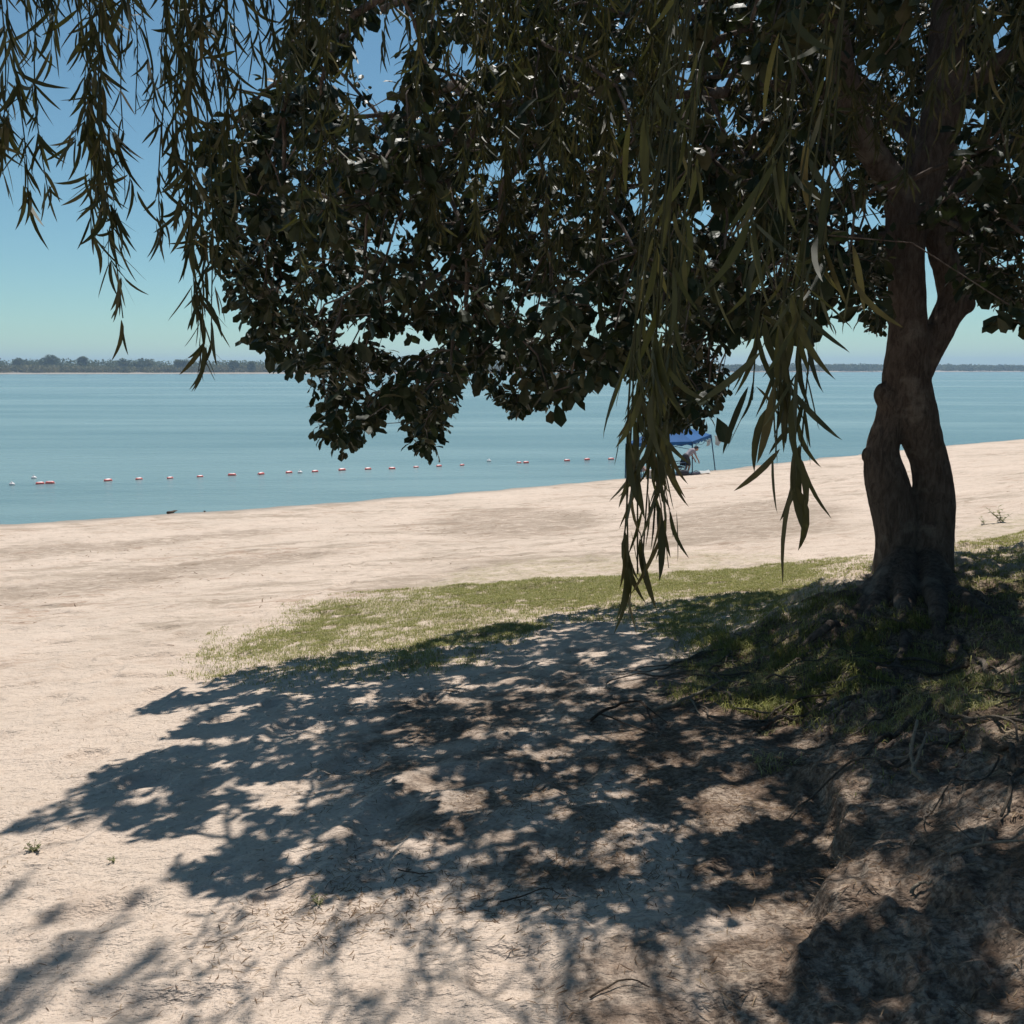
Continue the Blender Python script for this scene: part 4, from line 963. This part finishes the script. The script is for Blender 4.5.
# brush along the waterline of the left bank
def bank_pts(u0, u1, n, off0, off1):
    u = rng.uniform(u0, u1, n); y0 = np.interp(u, [-2, -0.6, -0.25, -0.05, 0.12, 0.35, 0.6, 2], [760, 850, 930, 1010, 1200, 1450, 1550, 1700])
    y = y0+rng.uniform(off0, off1, n); return u, u*y, y
mb = MB(); u, x, y = bank_pts(-1.0, .16, 900, 24, 60); h = 6.2+2.4*vn(x*.02, y*0, seed=5)
mb.add(*tri_cloud(np.stack([x, y, .8+h*.5], 1), np.stack([7+0*h, 6+0*h, h*.62], 1), 60, 1.1))
tag(mb.build('riverside_brush', brush), 'low brownish brush along the far bank of the river', 'brush', kind='stuff')
mb = MB(); u, x, y = bank_pts(-1.0, .16, 700, 60, 260); h = 9.5+7*fbm(x*.012, y*.0, o=3, seed=6)+rng.uniform(-1, 1.5, len(x))
mb.add(*tri_cloud(np.stack([x, y, 1+h*.5], 1), np.stack([7+h*.25, 7+0*h, h*.55], 1), 90, 1.2))
u, x, y = bank_pts(.08, 1.0, 1100, 15, 220); h = 9.0+6*fbm(x*.006, y*.002, o=4, seed=7)+rng.uniform(-1, 1.2, len(x))
mb.add(*tri_cloud(np.stack([x, y, h*.5], 1), np.stack([9+h*.3, 8+0*h, h*.55], 1), 90, 1.6))
tag(mb.build('far_wood', fol), 'far off low wood along the opposite bank', 'wood', kind='stuff')
FT = [(48, 353.5, 16, 'wide grey green tree on the far bank at far left'), (83, 355, 11, 'compact dark round tree standing alone on the far bank'), (122, 357, 12, 'domed tree on the far bank beside a wider crown'), (143, 357, 20, 'widest flat topped tree crown on the far bank'), (180, 358.5, 14, 'mid sized far bank tree just left of the long hanging strand'), (234, 359.5, 12, 'small far bank tree right of the long hanging strand'), (252, 360, 9, 'smallest far bank tree close by the crown of leaves'), (18, 356.5, 14, 'broad low tree on the far bank nearest the left border')]
for px, py, wd, lb in FT:
    Y = 945.; p = at(px, py+1, Y); top = p[2]; g = np.array([p[0], Y, 1.8]); r = wd*.5*Y/F*1.25; o = empty('distant_tree', g, lb, 'tree', 'trees on the far bank')
    t_ = MB(); t_.tube([g, g+[.3, 0, (top-g[2])*.4], g+[0, 0, (top-g[2])*.8]], [.6, .45, .2], 8)
    for k in range(4):
        a = rng.uniform(0, 6.28); t_.tube([g+[0, 0, (top-g[2])*.35], g+[math.cos(a)*r*.6, math.sin(a)*r*.6, (top-g[2])*.7]], [.3, .12], 6)
    t_.build('trunk', ftr, o)
    k = 9; C = np.stack([g[0]+rng.uniform(-.6, .6, k)*r, Y+rng.uniform(-.5, .5, k)*r, g[2]+(top-g[2])*rng.uniform(.35, .80, k)], 1); C[0] = [g[0], Y, g[2]+(top-g[2])*.76]
    R_ = np.stack([rng.uniform(.35, .55, k)*r, rng.uniform(.35, .5, k)*r, np.full(k, (top-g[2])*.24)], 1)
    c = MB(); c.add(*tri_cloud(C, R_, 220, .8)); c.build('crown', fol, o)

# ------------------------------------------------------------------ air
def haze():
    b = MB(); b.box((0, 2300, 30), (10600, 6400, 80)); m, t, out = nt('haze')
    v = t.nodes.new('ShaderNodeVolumePrincipled'); v.inputs['Color'].default_value = (.5, .71, .96, 1); v.inputs['Density'].default_value = 0.00026; v.inputs['Anisotropy'].default_value = .2
    t.links.new(v.outputs[0], out.inputs['Volume']); o = b.build('haze', m, None, False); tag(o, 'thin pale river haze', 'haze', kind='stuff')
haze()

# ------------------------------------------------------------------ light, sky, camera
w = bpy.data.worlds.new('World'); S.world = w; w.use_nodes = True; t = w.node_tree; t.nodes.clear()
sky = t.nodes.new('ShaderNodeTexSky'); sky.sky_type = 'NISHITA'; sky.sun_disc = False; sky.sun_elevation = SUN_EL; sky.sun_rotation = math.atan2(SUN[0], SUN[1])
sky.air_density = 1.0; sky.dust_density = 0.05; sky.ozone_density = 3.0; sky.altitude = 50
bg = t.nodes.new('ShaderNodeBackground'); bg.inputs[1].default_value = 0.072; wo = t.nodes.new('ShaderNodeOutputWorld')
tint = t.nodes.new('ShaderNodeMix'); tint.data_type = 'RGBA'; tint.blend_type = 'MULTIPLY'; tint.inputs[0].default_value = 1; tint.inputs[7].default_value = (.82, 1.065, 1.0, 1)
t.links.new(sky.outputs[0], tint.inputs[6]); t.links.new(tint.outputs[2], bg.inputs[0]); t.links.new(bg.outputs[0], wo.inputs[0])
ld = bpy.data.lights.new('sun', 'SUN'); ld.energy = 5.0; ld.angle = math.radians(.53); ld.color = (1, .96, .90)
lo = bpy.data.objects.new('sun', ld); COL.objects.link(lo); lo.rotation_euler = Vector(SUN).to_track_quat('Z', 'Y').to_euler(); lo.location = (0, 0, 60)
cd = bpy.data.cameras.new('camera'); cd.sensor_width = 36; cd.sensor_fit = 'HORIZONTAL'; cd.lens = F/1024*36; cd.clip_start = .05; cd.clip_end = 12000
co = bpy.data.objects.new('camera', cd); COL.objects.link(co); co.location = (0, 0, CAMZ); co.rotation_euler = (math.pi/2-TH, 0, 0); S.camera = co
S.view_settings.view_transform = 'Standard'; S.view_settings.look = 'None'; S.view_settings.exposure = 0.20; S.view_settings.gamma = 1
S.cycles.max_bounces = 8; S.cycles.transparent_max_bounces = 8
